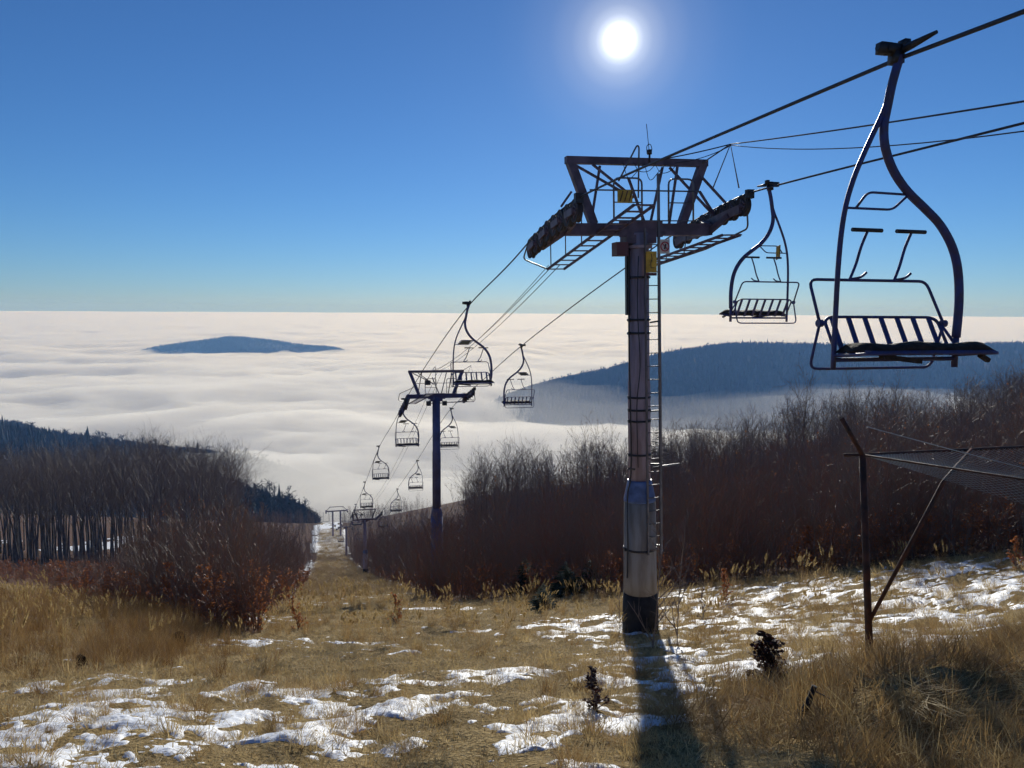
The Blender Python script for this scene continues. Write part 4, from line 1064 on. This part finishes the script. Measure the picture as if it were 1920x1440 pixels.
# ------------------------------------------------------------------ woods and brush
SKY_R = [(640, 1010), (690, 990), (740, 965), (790, 952), (850, 935), (880, 905), (900, 872), (930, 860), (990, 852), (1050, 850), (1100, 832), (1160, 838), (1240, 818), (1300, 806), (1400, 786), (1450, 768), (1520, 748), (1600, 752), (1650, 738), (1720, 744), (1800, 730), (1860, 708), (1920, 690), (2100, 650)]
SKY_L = [(-200, 868), (0, 866), (100, 868), (200, 862), (300, 852), (400, 866), (455, 874), (480, 885)]
SKY_B = [(0, 1075), (80, 1060), (150, 1030), (230, 990), (300, 955), (400, 945), (460, 945), (500, 972), (560, 985), (600, 985)]
def top_limit(x, y, g, tab):
    """height at which a plant standing at x, y reaches the skyline of the photo"""
    k = x / y; px = 960 + FPX * k * 1.0
    d = Vector((x, y, g)); px = proj(d)[0]
    py = float(curve_at(tab, px)); q = at(px, py, y)
    return q.z - g, px
BEECH = [beech_meshes(100 + i, 18.0, 0.17 + .02 * i, .42 + .04 * (i % 3), 15, 'beech', M['twig']) for i in range(5)]
POLE = [beech_meshes(200 + i, 12.0, 0.085, .22, 15, 'young_beech', M['twig'], .42) for i in range(4)]
SAPL = [sapling_mesh(300 + i, 5.0, 'sapling', M['redtwig'] if i % 3 == 1 else M['twig'], 26 if i % 2 else 6, 22) for i in range(6)]
SHRUB = [sapling_mesh(400 + i, 1.6, 'shrub', M['redtwig'], 150, 16, .014, up=(35, 75)) for i in range(4)]
def plant(name, trunk, crown, x, y, h, h0, label, cat, group, wide=1.0, z=None, tilt=0.02):
    o = empty(name, (x, y, gz(x, y) if z is None else z), rnd.uniform(0, 6.28))
    s = h / h0; o.scale = (s * wide, s * wide, s); o.rotation_euler[0] = rnd.gauss(0, tilt); o.rotation_euler[1] = rnd.gauss(0, tilt)
    tag(o, label, cat, group); newobj('trunk', trunk, o)
    if crown: newobj('crown', crown, o)
    return o

# tall beech stand left of the run
def in_stand(x, y): return x < XL(y) - 6 - max(0, (y - 110) * .1)
n = 0; tries = 0
while n < 150 and tries < 6000:
    tries += 1
    y = rnd.uniform(92, 165); x = rnd.uniform(-.80 * y, -.20 * y); g = gz(x, y); lim, px = top_limit(x, y, g, SKY_L)
    if px > 458 + rnd.uniform(-14, 0) or px < -120: continue
    h = min(21, lim * rnd.uniform(.86, 1.0))
    if h < 9: continue
    t_, c_ = BEECH[rnd.randrange(5)]
    plant('beech_tree', t_, c_, x, y, h, 18.0, 'tall bare beech tree in the stand left of the cleared run', 'tree', 'bare beeches in the stand left of the run', .9); n += 1
for px, y, py, nth in ((452, 120, 868, 'last beech at the right end of the left stand, with a fanned crown'), (430, 118, 874, 'second beech from the right end of the left stand'), (405, 116, 872, 'third beech from the right end of the left stand'), (380, 122, 862, 'fourth beech from the right end of the left stand'), (350, 117, 868, 'fifth beech from the right end of the left stand')):
    p = at(px, 1000, y); g = gz(p.x, y); lim = at(px, py, y).z - g
    t_, c_ = BEECH[rnd.randrange(5)]
    plant('beech_tree', t_, c_, p.x, y, lim, 18.0, nth, 'tree', 'edge beeches at the right end of the left stand', 1.0)

# older trees on the right above the thicket
rt_pts = []; n = 0; tries = 0
while n < 120 and tries < 12000:
    tries += 1
    y = rnd.uniform(48, 150); x = rnd.uniform(XR(y) + 5, .80 * y)
    if not right_wood(x, y): continue
    g = gz(x, y); lim, px = top_limit(x, y, g, SKY_R)
    if px < 870 or px > 2060: continue
    h = min(15.5, lim * (rnd.uniform(.80, 1.0)))
    if h < 6.5: continue
    t_, c_ = (POLE[rnd.randrange(4)] if rnd.random() < .7 else BEECH[rnd.randrange(5)])
    h0 = 12.0 if t_.name.startswith('young') else 18.0
    plant('beech_tree', t_, c_, x, y, h, h0, 'bare beech tree in the dark wood on the right of the run', 'tree', 'bare trees of the wood on the right', .95); n += 1
# single trees that stand out against the sky
for px, y, py, wide, lab in ((1502, 42, 705, .75, 'slender bare birch rising above the thicket beneath the large chair'), (1606, 45, 708, .7, 'thin bare tree rising above the thicket, straight under the chair seat'),
                       (1122, 60, 806, .7, 'thin bare tree poking above the wood just left of the near mast'), (1150, 58, 818, .7, 'second thin bare tree beside the near mast, left'),
                       (905, 112, 862, 1.0, 'broad-crowned bare tree at the far left end of the right wood'), (945, 116, 850, 1.0, 'second broad-crowned bare tree near the far end of the right wood'), (985, 118, 848, .9, 'third broad-crowned bare tree near the far end of the right wood'),
                       (1690, 55, 725, .8, 'bare tree with spreading top under the right end of the chair seat'), (1645, 56, 730, .8, 'bare tree with forked top below the chair seat')):
    p = at(px, py, y); g = gz(p.x, y); t_, c_ = POLE[rnd.randrange(4)]
    plant('bare_tree', t_, c_, p.x, y, p.z - g, 12.0, lab, 'tree', None, wide)
# the trees behind those, which nobody could count
def tree_mass(name, count, yr, xr, region, tab, pxr, protos, h0, hmax, label, seed):
    rs = np.random.RandomState(seed); P = []; S = []; I = []; RT = []; flat = [q for t in protos for q in t]; n = 0; tries = 0
    while n < count and tries < 20000:
        tries += 1; y = rs.uniform(*yr); x = rs.uniform(xr[0](y), xr[1](y))
        if not region(x, y): continue
        g = gz(x, y); lim, px = top_limit(x, y, g, tab)
        if px < pxr[0] or px > pxr[1]: continue
        h = min(hmax, lim * rs.uniform(.75, 1.0))
        if h < 6: continue
        k = rs.randint(len(protos)); a = rs.uniform(0, 6.28); t1, t2 = rs.normal(0, .03, 2)
        for j in (0, 1): P.append((x, y, g)); S.append((h / h0 * .9, h / h0 * .9, h / h0)); I.append(2 * k + j); RT.append((t1, t2, a))
        n += 1
    scatter(name, P, RT, S, I, flat, label, 'forest')
tree_mass('beech_forest', 170, (100, 185), (lambda y: -.80 * y, lambda y: -.24 * y), lambda x, y: True, SKY_L, (-120, 440), BEECH, 18.0, 21, 'bare beech forest filling in behind the left stand', 91)
tree_mass('bare_forest', 430, (32, 155), (lambda y: XR(y) + 5, lambda y: .8 * y), right_wood, SKY_R, (870, 2060), POLE, 12.0, 15, 'bare forest filling in behind the right thicket', 92)
# small dark spruces
SPR = [spruce_meshes(500 + i, 2.4, 'spruce') for i in range(3)]
for px, py, y, h, lab in ((1238, 800, 95, 0, 'dark spruce poking above the wood just right of the near mast'),):
    p = at(px, py, y); g = gz(p.x, y); t_, c_ = SPR[0]; plant('spruce', t_, c_, p.x, y, p.z - g, 2.4, lab, 'tree', None, .75)
for k, (px, py, h) in enumerate(((760, 1092, 1.5), (800, 1098, 1.6), (850, 1106, 1.7), (905, 1110, 1.5), (985, 1116, 1.6), (1020, 1148, .8), (1062, 1118, 1.4), (1110, 1108, 1.3))):
    p = on_ground(px, py); t_, c_ = SPR[k % 3]
    lab = ('small dark spruce at the left end of the row under the reddish thicket', 'second small spruce from the left under the reddish thicket', 'small dark spruce below the blue second mast', 'fourth small spruce from the left under the thicket', 'small dark spruce in the middle of the thicket foot', 'tiny spruce standing forward on the grass before the thicket', 'small spruce a little left of the near mast base', 'small spruce nearest to the near mast, partly hidden in the thicket')[k]
    plant('spruce', t_, c_, p.x, p.y + .8, h, 2.4, lab, 'tree', 'young spruces at the foot of the thicket', 1.5)
p = on_ground(498, 1075); plant('spruce', *SPR[1], p.x - 2.5, p.y, 2.6, 2.4, 'small dark spruce among the bushes left of the run', 'tree', None, 1.1)

def scatter_plants(name, region, ny, ylo, yhi, xr, count, protos, hfun, label, cat, seed, wide=(.5, .95), ypow=1.0):
    rs = np.random.RandomState(seed); P = []; S = []; I = []
    Y = ylo + (yhi - ylo) * rs.rand(count * 6) ** ypow; U = rs.rand(count * 6); X = xr[0](Y) + U * (xr[1](Y) - xr[0](Y))
    ok = region(X, Y); X = X[ok][:count]; Y = Y[ok][:count]; Z = G(X, Y)
    for x, y, z in zip(X, Y, Z):
        h = hfun(x, y, z, rs)
        if h is None: continue
        w = h * rs.uniform(*wide); P.append((x, y, z)); S.append((w, w, h)); I.append(rs.randint(len(protos)))
    rot = np.zeros((len(P), 3)); rot[:, 2] = rs.uniform(0, 6.28, len(P)); rot[:, 0] = rs.normal(0, .07, len(P)); rot[:, 1] = rs.normal(0, .07, len(P))
    return scatter(name, P, rot, S, I, protos, label, cat)
def h_right(x, y, z, rs):
    lim, px = top_limit(x, y, z, SKY_R)
    if px < 640 or px > 2080: return None
    h = rs.uniform(2.2, 5.2) if y < 62 else rs.uniform(4.2, 8.5)
    if px < 880: h = min(h, 4.6)
    h = min(h, lim * rs.uniform(.72, 1.03))
    return h / 5.0 if h > .8 else None
# the thicket: the nearest saplings one by one, the rest as one mass
def sap_one(x, y, h, label, group):
    m_ = SAPL[rnd.randrange(6)]; o = empty('sapling', (x, y, gz(x, y)), rnd.uniform(0, 6.28)); s = h / 5.0; o.scale = (s * .75, s * .75, s)
    tag(o, label, 'sapling', group); newobj('branches', m_, o); return o
n = 0; tries = 0
while n < 190 and tries < 20000:
    tries += 1
    y = rnd.uniform(15, 46); x = rnd.uniform(XR(y), .72 * y)
    if not right_wood(x, y) or right_wood(x - .3, y - 4.5 - rnd.random() * 2): continue
    z = gz(x, y); h = h_right(x, y, z, rng)
    if not h: continue
    sap_one(x, y, 5 * h * .95, 'leafless reddish sapling in the front of the thicket right of the run', 'front saplings of the right thicket'); n += 1
for k in range(16):
    y = rnd.uniform(33, 39.2); x = XR(y) + rnd.uniform(-1.0, 2.6); sap_one(x, y, rnd.uniform(2.6, 4.2), 'leafless sapling growing in front of the blue second mast', 'saplings in front of the second mast')
scatter_plants('thicket', right_wood, 0, 16, 150, (lambda Y: XR(Y) - 2, lambda Y: .8 * Y), 6000, SAPL, h_right, 'dense reddish-brown thicket of leafless saplings right of the run', 'thicket', 61, ypow=1.15)
def far_right(X, Y): return right_wood(X, Y) & (X < .10 * Y) & (Y > 70)
def h_far_right(x, y, z, rs):
    lim, px = top_limit(x, y, z, SKY_R)
    h = min(rs.uniform(3.0, 6.5), lim * rs.uniform(.85, 1.15)); return h / 5.0 if h > .8 else 2.4 / 5.0
scatter_plants('valley_thicket', far_right, 0, 70, 175, (lambda Y: XR(Y) - 2, lambda Y: .10 * Y), 1500, SAPL, h_far_right, 'grey-brown thicket along the far right side of the run, below the second tower', 'thicket', 66)
def h_left(x, y, z, rs):
    lim, px = top_limit(x, y, z, SKY_B)
    if px < -60 or px > 600: return None
    h = rs.uniform(2.0, 4.8) if px > 230 else rs.uniform(.8, 2.4)
    h = min(h, lim * rs.uniform(.5, 1.04) if rs.rand() < .7 else lim * 1.0); return h / 5.0 if h > .5 else None
n = 0; tries = 0
while n < 110 and tries < 20000:
    tries += 1
    y = rnd.uniform(16, 60); x = rnd.uniform(-.66 * y, XL(y))
    if not left_brush(x, y) or (left_brush(x + 2.5, y) and left_brush(x, y - 3)): continue
    h = h_left(x, y, gz(x, y), rng)
    if not h: continue
    sap_one(x, y, 5 * h, 'leafless sapling at the edge of the brush left of the run', 'edge saplings of the left brush'); n += 1
scatter_plants('brush', left_brush, 0, 16, 150, (lambda Y: -.72 * Y, lambda Y: XL(Y) + 1), 2700, SAPL, h_left, 'reddish-brown leafless brush left of the run', 'brush', 62, ypow=1.5)
def far_edge(X, Y): return ((X < XL(Y)) | (X > XR(Y) + .5)) & (Y > 140)
def h_far(x, y, z, rs):
    px, _ = proj((x, y, z))
    if px < 420: return None
    lim = 7.0 if px > 620 else 6.0
    return rs.uniform(3, lim) / 5.0
scatter_plants('run_edge_brush', far_edge, 0, 140, 290, (lambda Y: XL(Y) - 40, lambda Y: XR(Y) + 30), 1500, SAPL, h_far, 'bare bushes lining both sides of the far run', 'brush', 63)
# low leafy undergrowth with rust leaves
def under(X, Y): return right_wood(X, Y) | left_brush(X, Y)
scatter_plants('undergrowth', under, 0, 16, 80, (lambda Y: -.7 * Y, lambda Y: .75 * Y), 3600, SHRUB, lambda x, y, z, rs: rs.uniform(.35, 1.0), 'low rust-leaved undergrowth at the feet of the saplings', 'undergrowth', 64, (1.0, 1.8), 1.6)

# ------------------------------------------------------------------ grass
def blade(mb, p, d0, L, w, bend, rnd, segs=2):
    d = d0.normalized(); side = d.cross(Vector((0, 0, 1)))
    if side.length < .05: side = Vector((math.cos(rnd.random() * 6.28), math.sin(rnd.random() * 6.28), 0))
    side.normalize(); vs = []; q = p.copy()
    for i in range(segs + 1):
        ww = w * (1 - (i / segs) ** 1.5 * .9); vs += [q - side * ww / 2, q + side * ww / 2]
        q = q + d * (L / segs); d = (d + Vector((0, 0, -bend)) + Vector((rnd.gauss(0, .06), rnd.gauss(0, .06), 0))).normalized()
    mb._add(vs, [(2 * i, 2 * i + 1, 2 * i + 3, 2 * i + 2) for i in range(segs)])
def tuft(seed, n, L, lean, bend, w, mat_, rad, bias=(0, 0)):
    r2 = random.Random(seed); mb = MB()
    for k in range(n):
        a = r2.uniform(0, 6.28); rr = rad * r2.random() ** .6; p = Vector((math.cos(a) * rr, math.sin(a) * rr, -.02))
        ln = r2.gauss(lean, .25); a2 = a + r2.gauss(0, .7)
        d = Vector((math.cos(a2) * ln + bias[0], math.sin(a2) * ln + bias[1], 1))
        blade(mb, p, d, L * r2.uniform(.45, 1.15), w * r2.uniform(.7, 1.3), bend * r2.uniform(.5, 1.5), r2)
    return mb.mesh('tuft', mat_)
def plume_tuft(seed):
    r2 = random.Random(seed); mb = MB()
    for k in range(30):
        a = r2.uniform(0, 6.28); d = Vector((math.cos(a) * .3, math.sin(a) * .3, 1)); blade(mb, Vector((math.cos(a) * .06, math.sin(a) * .06, 0)), d, .8 * r2.uniform(.5, 1.1), .006, .22, r2)
    for k in range(7):
        a = r2.uniform(0, 6.28); d = Vector((math.cos(a) * .2 + .1, math.sin(a) * .2, 1)).normalized(); L = r2.uniform(.9, 1.2); p = Vector((math.cos(a) * .05, math.sin(a) * .05, 0)); mb.cur = 0
        blade(mb, p, d, L, .005, .1, r2); mb.cur = 1
        q = p + d * L * .88 + Vector((0, 0, -.08))
        for j in range(14):
            t = j / 13; c = q + d * .24 * t + Vector((.06 * t * t, 0, -.05 * t * t)); wv = .030 * math.sin(math.pi * min(1, t + .12)) + .004; aa = r2.uniform(0, 6.28)
            s_ = Vector((math.cos(aa), math.sin(aa), .2)) * wv; mb._add([c - s_, c + d * .05, c + s_, c - d * .02], [(0, 1, 2, 3)])
    return mb.mesh('plume_tuft', [M['straw2'], M['plume']])
T_MAT = [tuft(i, 48, .075, 1.3, .35, .0065, M['straw'] if i % 2 else M['straw3'], .19) for i in range(4)]
T_TUS = [tuft(10 + i, 80, .30, .75, .38, .0055, M['straw2'] if i % 2 else M['straw'], .10) for i in range(4)]
T_LIE = [tuft(20 + i, 90, .40, 2.0, .22, .006, M['straw'] if i % 2 else M['straw2'], .20, (1.6 - .5 * i, -.9)) for i in range(3)]
T_TAL = [tuft(30 + i, 60, .85, .45, .22, .006, M['straw4'], .16) for i in range(2)] + [tuft(33, 50, .8, .5, .25, .006, M['straw2'], .15)]
T_PLU = [plume_tuft(40 + i) for i in range(3)]
GR = T_MAT + T_TUS + T_LIE + T_TAL + T_PLU     # 0-3, 4-7, 8-10, 11-13, 14-16
def tall_zone(X, Y):
    """long grass at the left edge, below the brush"""
    px = 960 + FPX * X / np.maximum(Y, 1)
    return sstep(8.6, 10.0, Y) * (1 - sstep(230, 540, px)) * (1 - sstep(34, 44, Y))
rs = np.random.RandomState(77); NG = 27000
_r = np.geomspace(2.9, 46, 400); _d = _r * np.minimum(1, (9.0 / _r) ** 1.5); _c = np.concatenate([[0], np.cumsum((_d[1:] + _d[:-1]) / 2 * np.diff(_r))]); rg = np.interp(rs.rand(NG), _c / _c[-1], _r); ag = np.radians(rs.uniform(-40, 40, NG)); X = rg * np.sin(ag); Y = rg * np.cos(ag)
sfv = snow_field(X, Y); rw = litter(X, Y) > .5
s_b = (X - BA[0]) * BD[0] + (Y - BA[1]) * BD[1]; n_b = (X - BA[0]) * BN[0] + (Y - BA[1]) * BN[1]
tz = tall_zone(X, Y) * np.clip(0.45 + 1.8 * perlin(X * .45, Y * .45), .1, 1)
clump = fbm(X * .55 + 31, Y * .55, 3, .6)
u = rs.rand(NG)
bank = (s_b > .7) & (n_b < 1.6)
rightz = (X > 3) & (Y > 9)
keep = np.where(sfv > .02, u < np.where(rightz, np.where(clump > -.02, .62, .2), np.where(clump > .05, .5, .22)), u < .85) & ~(rw & (rs.rand(NG) < .75))
idx = rs.randint(0, 4, NG); scl = rs.uniform(.6, 1.2, NG)
tus = (rs.rand(NG) < np.where(clump > .08, .22, .03)) | ((sfv > .02))
idx = np.where(tus, 4 + rs.randint(0, 4, NG), idx); scl = np.where(tus, rs.uniform(.4, 1.0, NG), scl)
scl = np.where(tus & (sfv > .02), scl * np.where(rightz, 1.25, .8), scl)
lie = bank & (rs.rand(NG) < .75); idx = np.where(lie, 8 + rs.randint(0, 3, NG), idx); scl = np.where(lie, rs.uniform(.6, 1.1, NG), scl)
tall = rs.rand(NG) < tz * .85; idx = np.where(tall, 11 + rs.randint(0, 3, NG), idx); scl = np.where(tall, rs.uniform(.35, .75, NG), scl)
pl = tall & (rs.rand(NG) < np.where(X / Y < -.56, .12, .008)); idx = np.where(pl, 14 + rs.randint(0, 3, NG), idx)
pl2 = (~tall) & (Y > 14) & (rs.rand(NG) < .03) & (np.abs(X - 2) < 20); idx = np.where(pl2, 14 + rs.randint(0, 3, NG), idx); scl = np.where(pl2, rs.uniform(.45, .75, NG), scl)
scl = scl * np.where(rg > 14, 1 + (rg - 14) * .018, 1.0)
X, Y, idx, scl = X[keep], Y[keep], idx[keep], scl[keep]; Z = G(X, Y) - .01; n = len(X)
rot = np.zeros((n, 3)); rot[:, 2] = np.where((idx >= 8) & (idx <= 10), rs.normal(0.1, 1.1, n), rs.uniform(0, 6.28, n)); rot[:, 0] = rs.normal(.30, .15, n) * np.where((idx >= 11), .3, 1)
scatter('grass', np.stack([X, Y, Z], 1), rot, np.stack([scl, scl, scl * rs.uniform(.7, 1.1, n) * np.where((idx >= 8) & (idx <= 10), .62, 1)], 1), idx, GR, 'dry straw-coloured grass covering the slope between the snow', 'grass')
# a sparser cover farther down the run
NF = 9000; Y = rs.uniform(40, 250, NF); X = XL(Y) + (XR(Y) - XL(Y)) * rs.rand(NF) * 1.05; s = rs.uniform(.9, 1.8, NF) * (1 + Y / 120); rot = np.zeros((NF, 3)); rot[:, 2] = rs.uniform(0, 6.28, NF)
scatter('run_grass', np.stack([X, Y, G(X, Y)], 1), rot, np.stack([s, s, s * .6], 1), rs.randint(0, 8, NF), GR, 'dry grass on the far cleared run', 'grass')

# ------------------------------------------------------------------ single plants and odds near the viewer
def shrub(px, py, h, label, leaf=260, leafm='darkleaf', twig='twig', wide=1.0, nb=22):
    p = on_ground(px, py); m_ = sapling_mesh(int(px * 7 + py), 1.0, 'shrub_branches', M[twig], leaf, nb, .012, M[leafm], (30, 70))
    o = empty('shrub', p, rnd.uniform(0, 6)); o.scale = (h * wide, h * wide, h); tag(o, label, 'shrub'); newobj('branches', m_, o); return o
shrub(1440, 1292, .52, 'dark red-leaved little shrub on the snow left of the net post', 1300, wide=1.75, nb=44)
shrub(1122, 1335, .36, 'dark rust-leaved shrublet beside the tower shadow', 500, wide=1.6, nb=30)
shrub(1355, 1135, .9, 'rust-coloured shrub at the snow edge right of the near mast', 420, 'rustleaf')
shrub(1318, 1165, .7, 'thin bare shrub in the snow right of the near mast', 20)
shrub(560, 1180, .8, 'rust-leaved shrub at the left edge of the run', 420, 'rustleaf')
shrub(745, 1165, .8, 'rust-leaved shrub at the right edge of the run', 300, 'rustleaf')
shrub(1905, 1072, .8, 'rust-leaved bush at the right picture edge under the wood', 700, 'rustleaf')
shrub(1500, 1070, 1.6, 'rust-leaved bush at the wood edge left of the net post', 700, 'rustleaf')
shrub(1400, 1060, 1.5, 'wide rust-leaved bush at the wood edge right of the near mast', 700, 'rustleaf', wide=1.3)
for px, py, top, lab in ((1222, 1215, 960, 'thin bare sapling in front of the near mast'), (1270, 1210, 980, 'thin bare sapling just right of the near mast base'), (1160, 1195, 1090, 'bare stalk standing just left of the near mast base')):
    p = on_ground(px, py); h = at(px, top, p.y).z - p.z
    o = empty('sapling', p, rnd.uniform(0, 6)); m_ = sapling_mesh(int(px), 3.0, 'thin_sapling', M['twig'], 0, 11, .016, None, (45, 72)); o.scale = (h / 3,) * 3
    tag(o, lab, 'sapling'); newobj('branches', m_, o)
# broken stake in the grass bank
p = on_ground(1508, 1352); o = empty('dead_branch', p); tag(o, 'dark broken branch sticking out of the grass bank', 'branch')
MB().tube(smooth_path([(-.03, 0, -.1), (-.01, 0, .05), (.03, .01, .15), (.07, .01, .27)], 4), [.02] * 5 + [.026] * 4 + [.02] * 4, 7).build('stem', M['tar'], o, True)
MB().tube(smooth_path([(.05, .01, .24), (.10, .0, .22), (.20, 0, .17)], 3), .006, 5).build('twig', M['twig'], o, True)
MB().tube([(-.02, 0, .02), (-.06, -.02, .10)], .010, 5).build('twig', M['twig'], o, True)
M['stump'] = mat('rotten_wood', (0.02, 0.015, 0.012), 1.0, var=.5, vscale=20, bump=.8, spec=0.0)
def stump(px, py, r, h, lab):
    p = on_ground(px, py); o = empty('stump', p, rnd.uniform(0, 6)); tag(o, lab, 'stump')
    mb = MB(); nn = 14; r2 = random.Random(int(px)); vs = []
    for k, (zz, f) in enumerate(((-.15, 1.5), (.05, 1.15), (h * .6, 1.0), (h, .92), (h * .97, .5), (h * .93, .02))):
        for j in range(nn): a = 6.283 * j / nn; q = r * f * (1 + .18 * math.sin(3 * a + px) + .08 * r2.random()); vs.append((math.cos(a) * q, math.sin(a) * q, zz + (.12 * h * math.sin(2 * a) if k == 3 else 0)))
    mb._add(vs, [(i * nn + j, i * nn + (j + 1) % nn, (i + 1) * nn + (j + 1) % nn, (i + 1) * nn + j) for i in range(5) for j in range(nn)])
    mb.build('wood', M['stump'], o, True); return o
stump(152, 1250, .06, .14, 'low dark stump in the grass at the lower left')
stump(335, 1212, .10, .22, 'wider dark stump at the foot of the left brush')

# ------------------------------------------------------------------ the air
def volume_material(name, col, density, aniso):
    mt = bpy.data.materials.new(name); mt.use_nodes = True; t = mt.node_tree; t.nodes.clear()
    o = t.nodes.new('ShaderNodeOutputMaterial'); v = t.nodes.new('ShaderNodeVolumePrincipled')
    v.inputs['Color'].default_value = (*col, 1); v.inputs['Density'].default_value = density; v.inputs['Anisotropy'].default_value = aniso; v.inputs['Absorption Color'].default_value = (1, 1, 1, 1)
    t.links.new(v.outputs[0], o.inputs['Volume']); return mt
# valley mist hanging over the cloud top: closed body, lumpy above
nx_, ny_ = 330, 330
RR, AA = np.meshgrid(np.geomspace(470, 58000, ny_), np.radians(np.linspace(-60, 60, nx_)), indexing='ij')
MX = (RR * np.sin(AA)).ravel(); MY = (RR * np.cos(AA)).ravel(); MR = RR.ravel()
mz = CLOUD_Z + cloud_shape(MX, MY) - 22 * (1 - sstep(470, 760, MR)) + 30 * np.exp(-((MX + 260) / 170) ** 2 - ((MY - 800) / 170) ** 2)
top = np.stack([MX, MY, mz], 1); bot = np.stack([MX, MY, np.full_like(mz, -330.0)], 1)
ii, jj = np.meshgrid(np.arange(ny_ - 1), np.arange(nx_ - 1), indexing='ij'); a_ = (ii * nx_ + jj).ravel(); n0 = len(top)
F = np.stack([a_, a_ + 1, a_ + nx_ + 1, a_ + nx_], 1).tolist(); 
edge = [j for j in range(nx_)] + [i * nx_ + nx_ - 1 for i in range(1, ny_)] + [(ny_ - 1) * nx_ + j for j in range(nx_ - 2, -1, -1)] + [i * nx_ for i in range(ny_ - 2, 0, -1)]
F.append([n0 + k for k in edge])
for k in range(len(edge)):
    a, b = edge[k], edge[(k + 1) % len(edge)]; F.append((b, a, n0 + a, n0 + b))
me = bpy.data.meshes.new('mist'); me.from_pydata(np.concatenate([top, bot]).tolist(), [], F)
me.materials.append(volume_material('mist', (0.985, 1.0, 0.985), 0.018, 0.31)); me.update()
tag(newobj('mist', me), 'pale mist over the cloud top where hills sink into it', 'mist', kind='stuff')
# thinner veil above it
def shell(name, top_z, bot_z, mat_):
    me = bpy.data.meshes.new(name); me.from_pydata(np.concatenate([np.stack([VX, VY, top_z], 1), np.stack([VX, VY, bot_z], 1)]).tolist(), [], VF); me.materials.append(mat_); me.update(); return newobj(name, me)
vn, vm = 120, 120
RR, AA = np.meshgrid(np.geomspace(520, 57000, vn), np.radians(np.linspace(-59, 59, vm)), indexing='ij'); VX = (RR * np.sin(AA)).ravel(); VY = (RR * np.cos(AA)).ravel(); VR = RR.ravel()
ii, jj = np.meshgrid(np.arange(vn - 1), np.arange(vm - 1), indexing='ij'); a_ = (ii * vm + jj).ravel(); n1 = len(VX)
VF = np.stack([a_, a_ + 1, a_ + vm + 1, a_ + vm], 1).tolist() + (np.stack([a_ + vm, a_ + vm + 1, a_ + 1, a_], 1) + n1).tolist()
ve = [j for j in range(vm)] + [i * vm + vm - 1 for i in range(1, vn)] + [(vn - 1) * vm + j for j in range(vm - 2, -1, -1)] + [i * vm for i in range(vn - 2, 0, -1)]
for k in range(len(ve)): a, b = ve[k], ve[(k + 1) % len(ve)]; VF.append([b, a, n1 + a, n1 + b])
veil = shell('mist', CLOUD_Z + 24 + 62 * fbm(VX / 520 + 5, VY / 520, 4, .6) + 14 * np.exp(-((VX - 520) / 620) ** 2 - ((VY - 1350) / 420) ** 2) - 25 * sstep(2600, 4200, VR) - 30 * (1 - sstep(520, 800, VR)), np.full(n1, -325.0), volume_material('thin_mist', (1, 1, 1), 0.0012, 0.25))
tag(veil, 'thin veil of mist softening the feet of the hills above the cloud', 'mist', kind='stuff')
mb = MB(); mb.box((0, 1700, -165), (9000, 6000, 380)); 
hz = mb.build('haze', volume_material('haze', (0.24, 0.50, 1.0), 0.00022, 0.0))
tag(hz, 'thin blue haze filling the air over the valley', 'haze', kind='stuff')
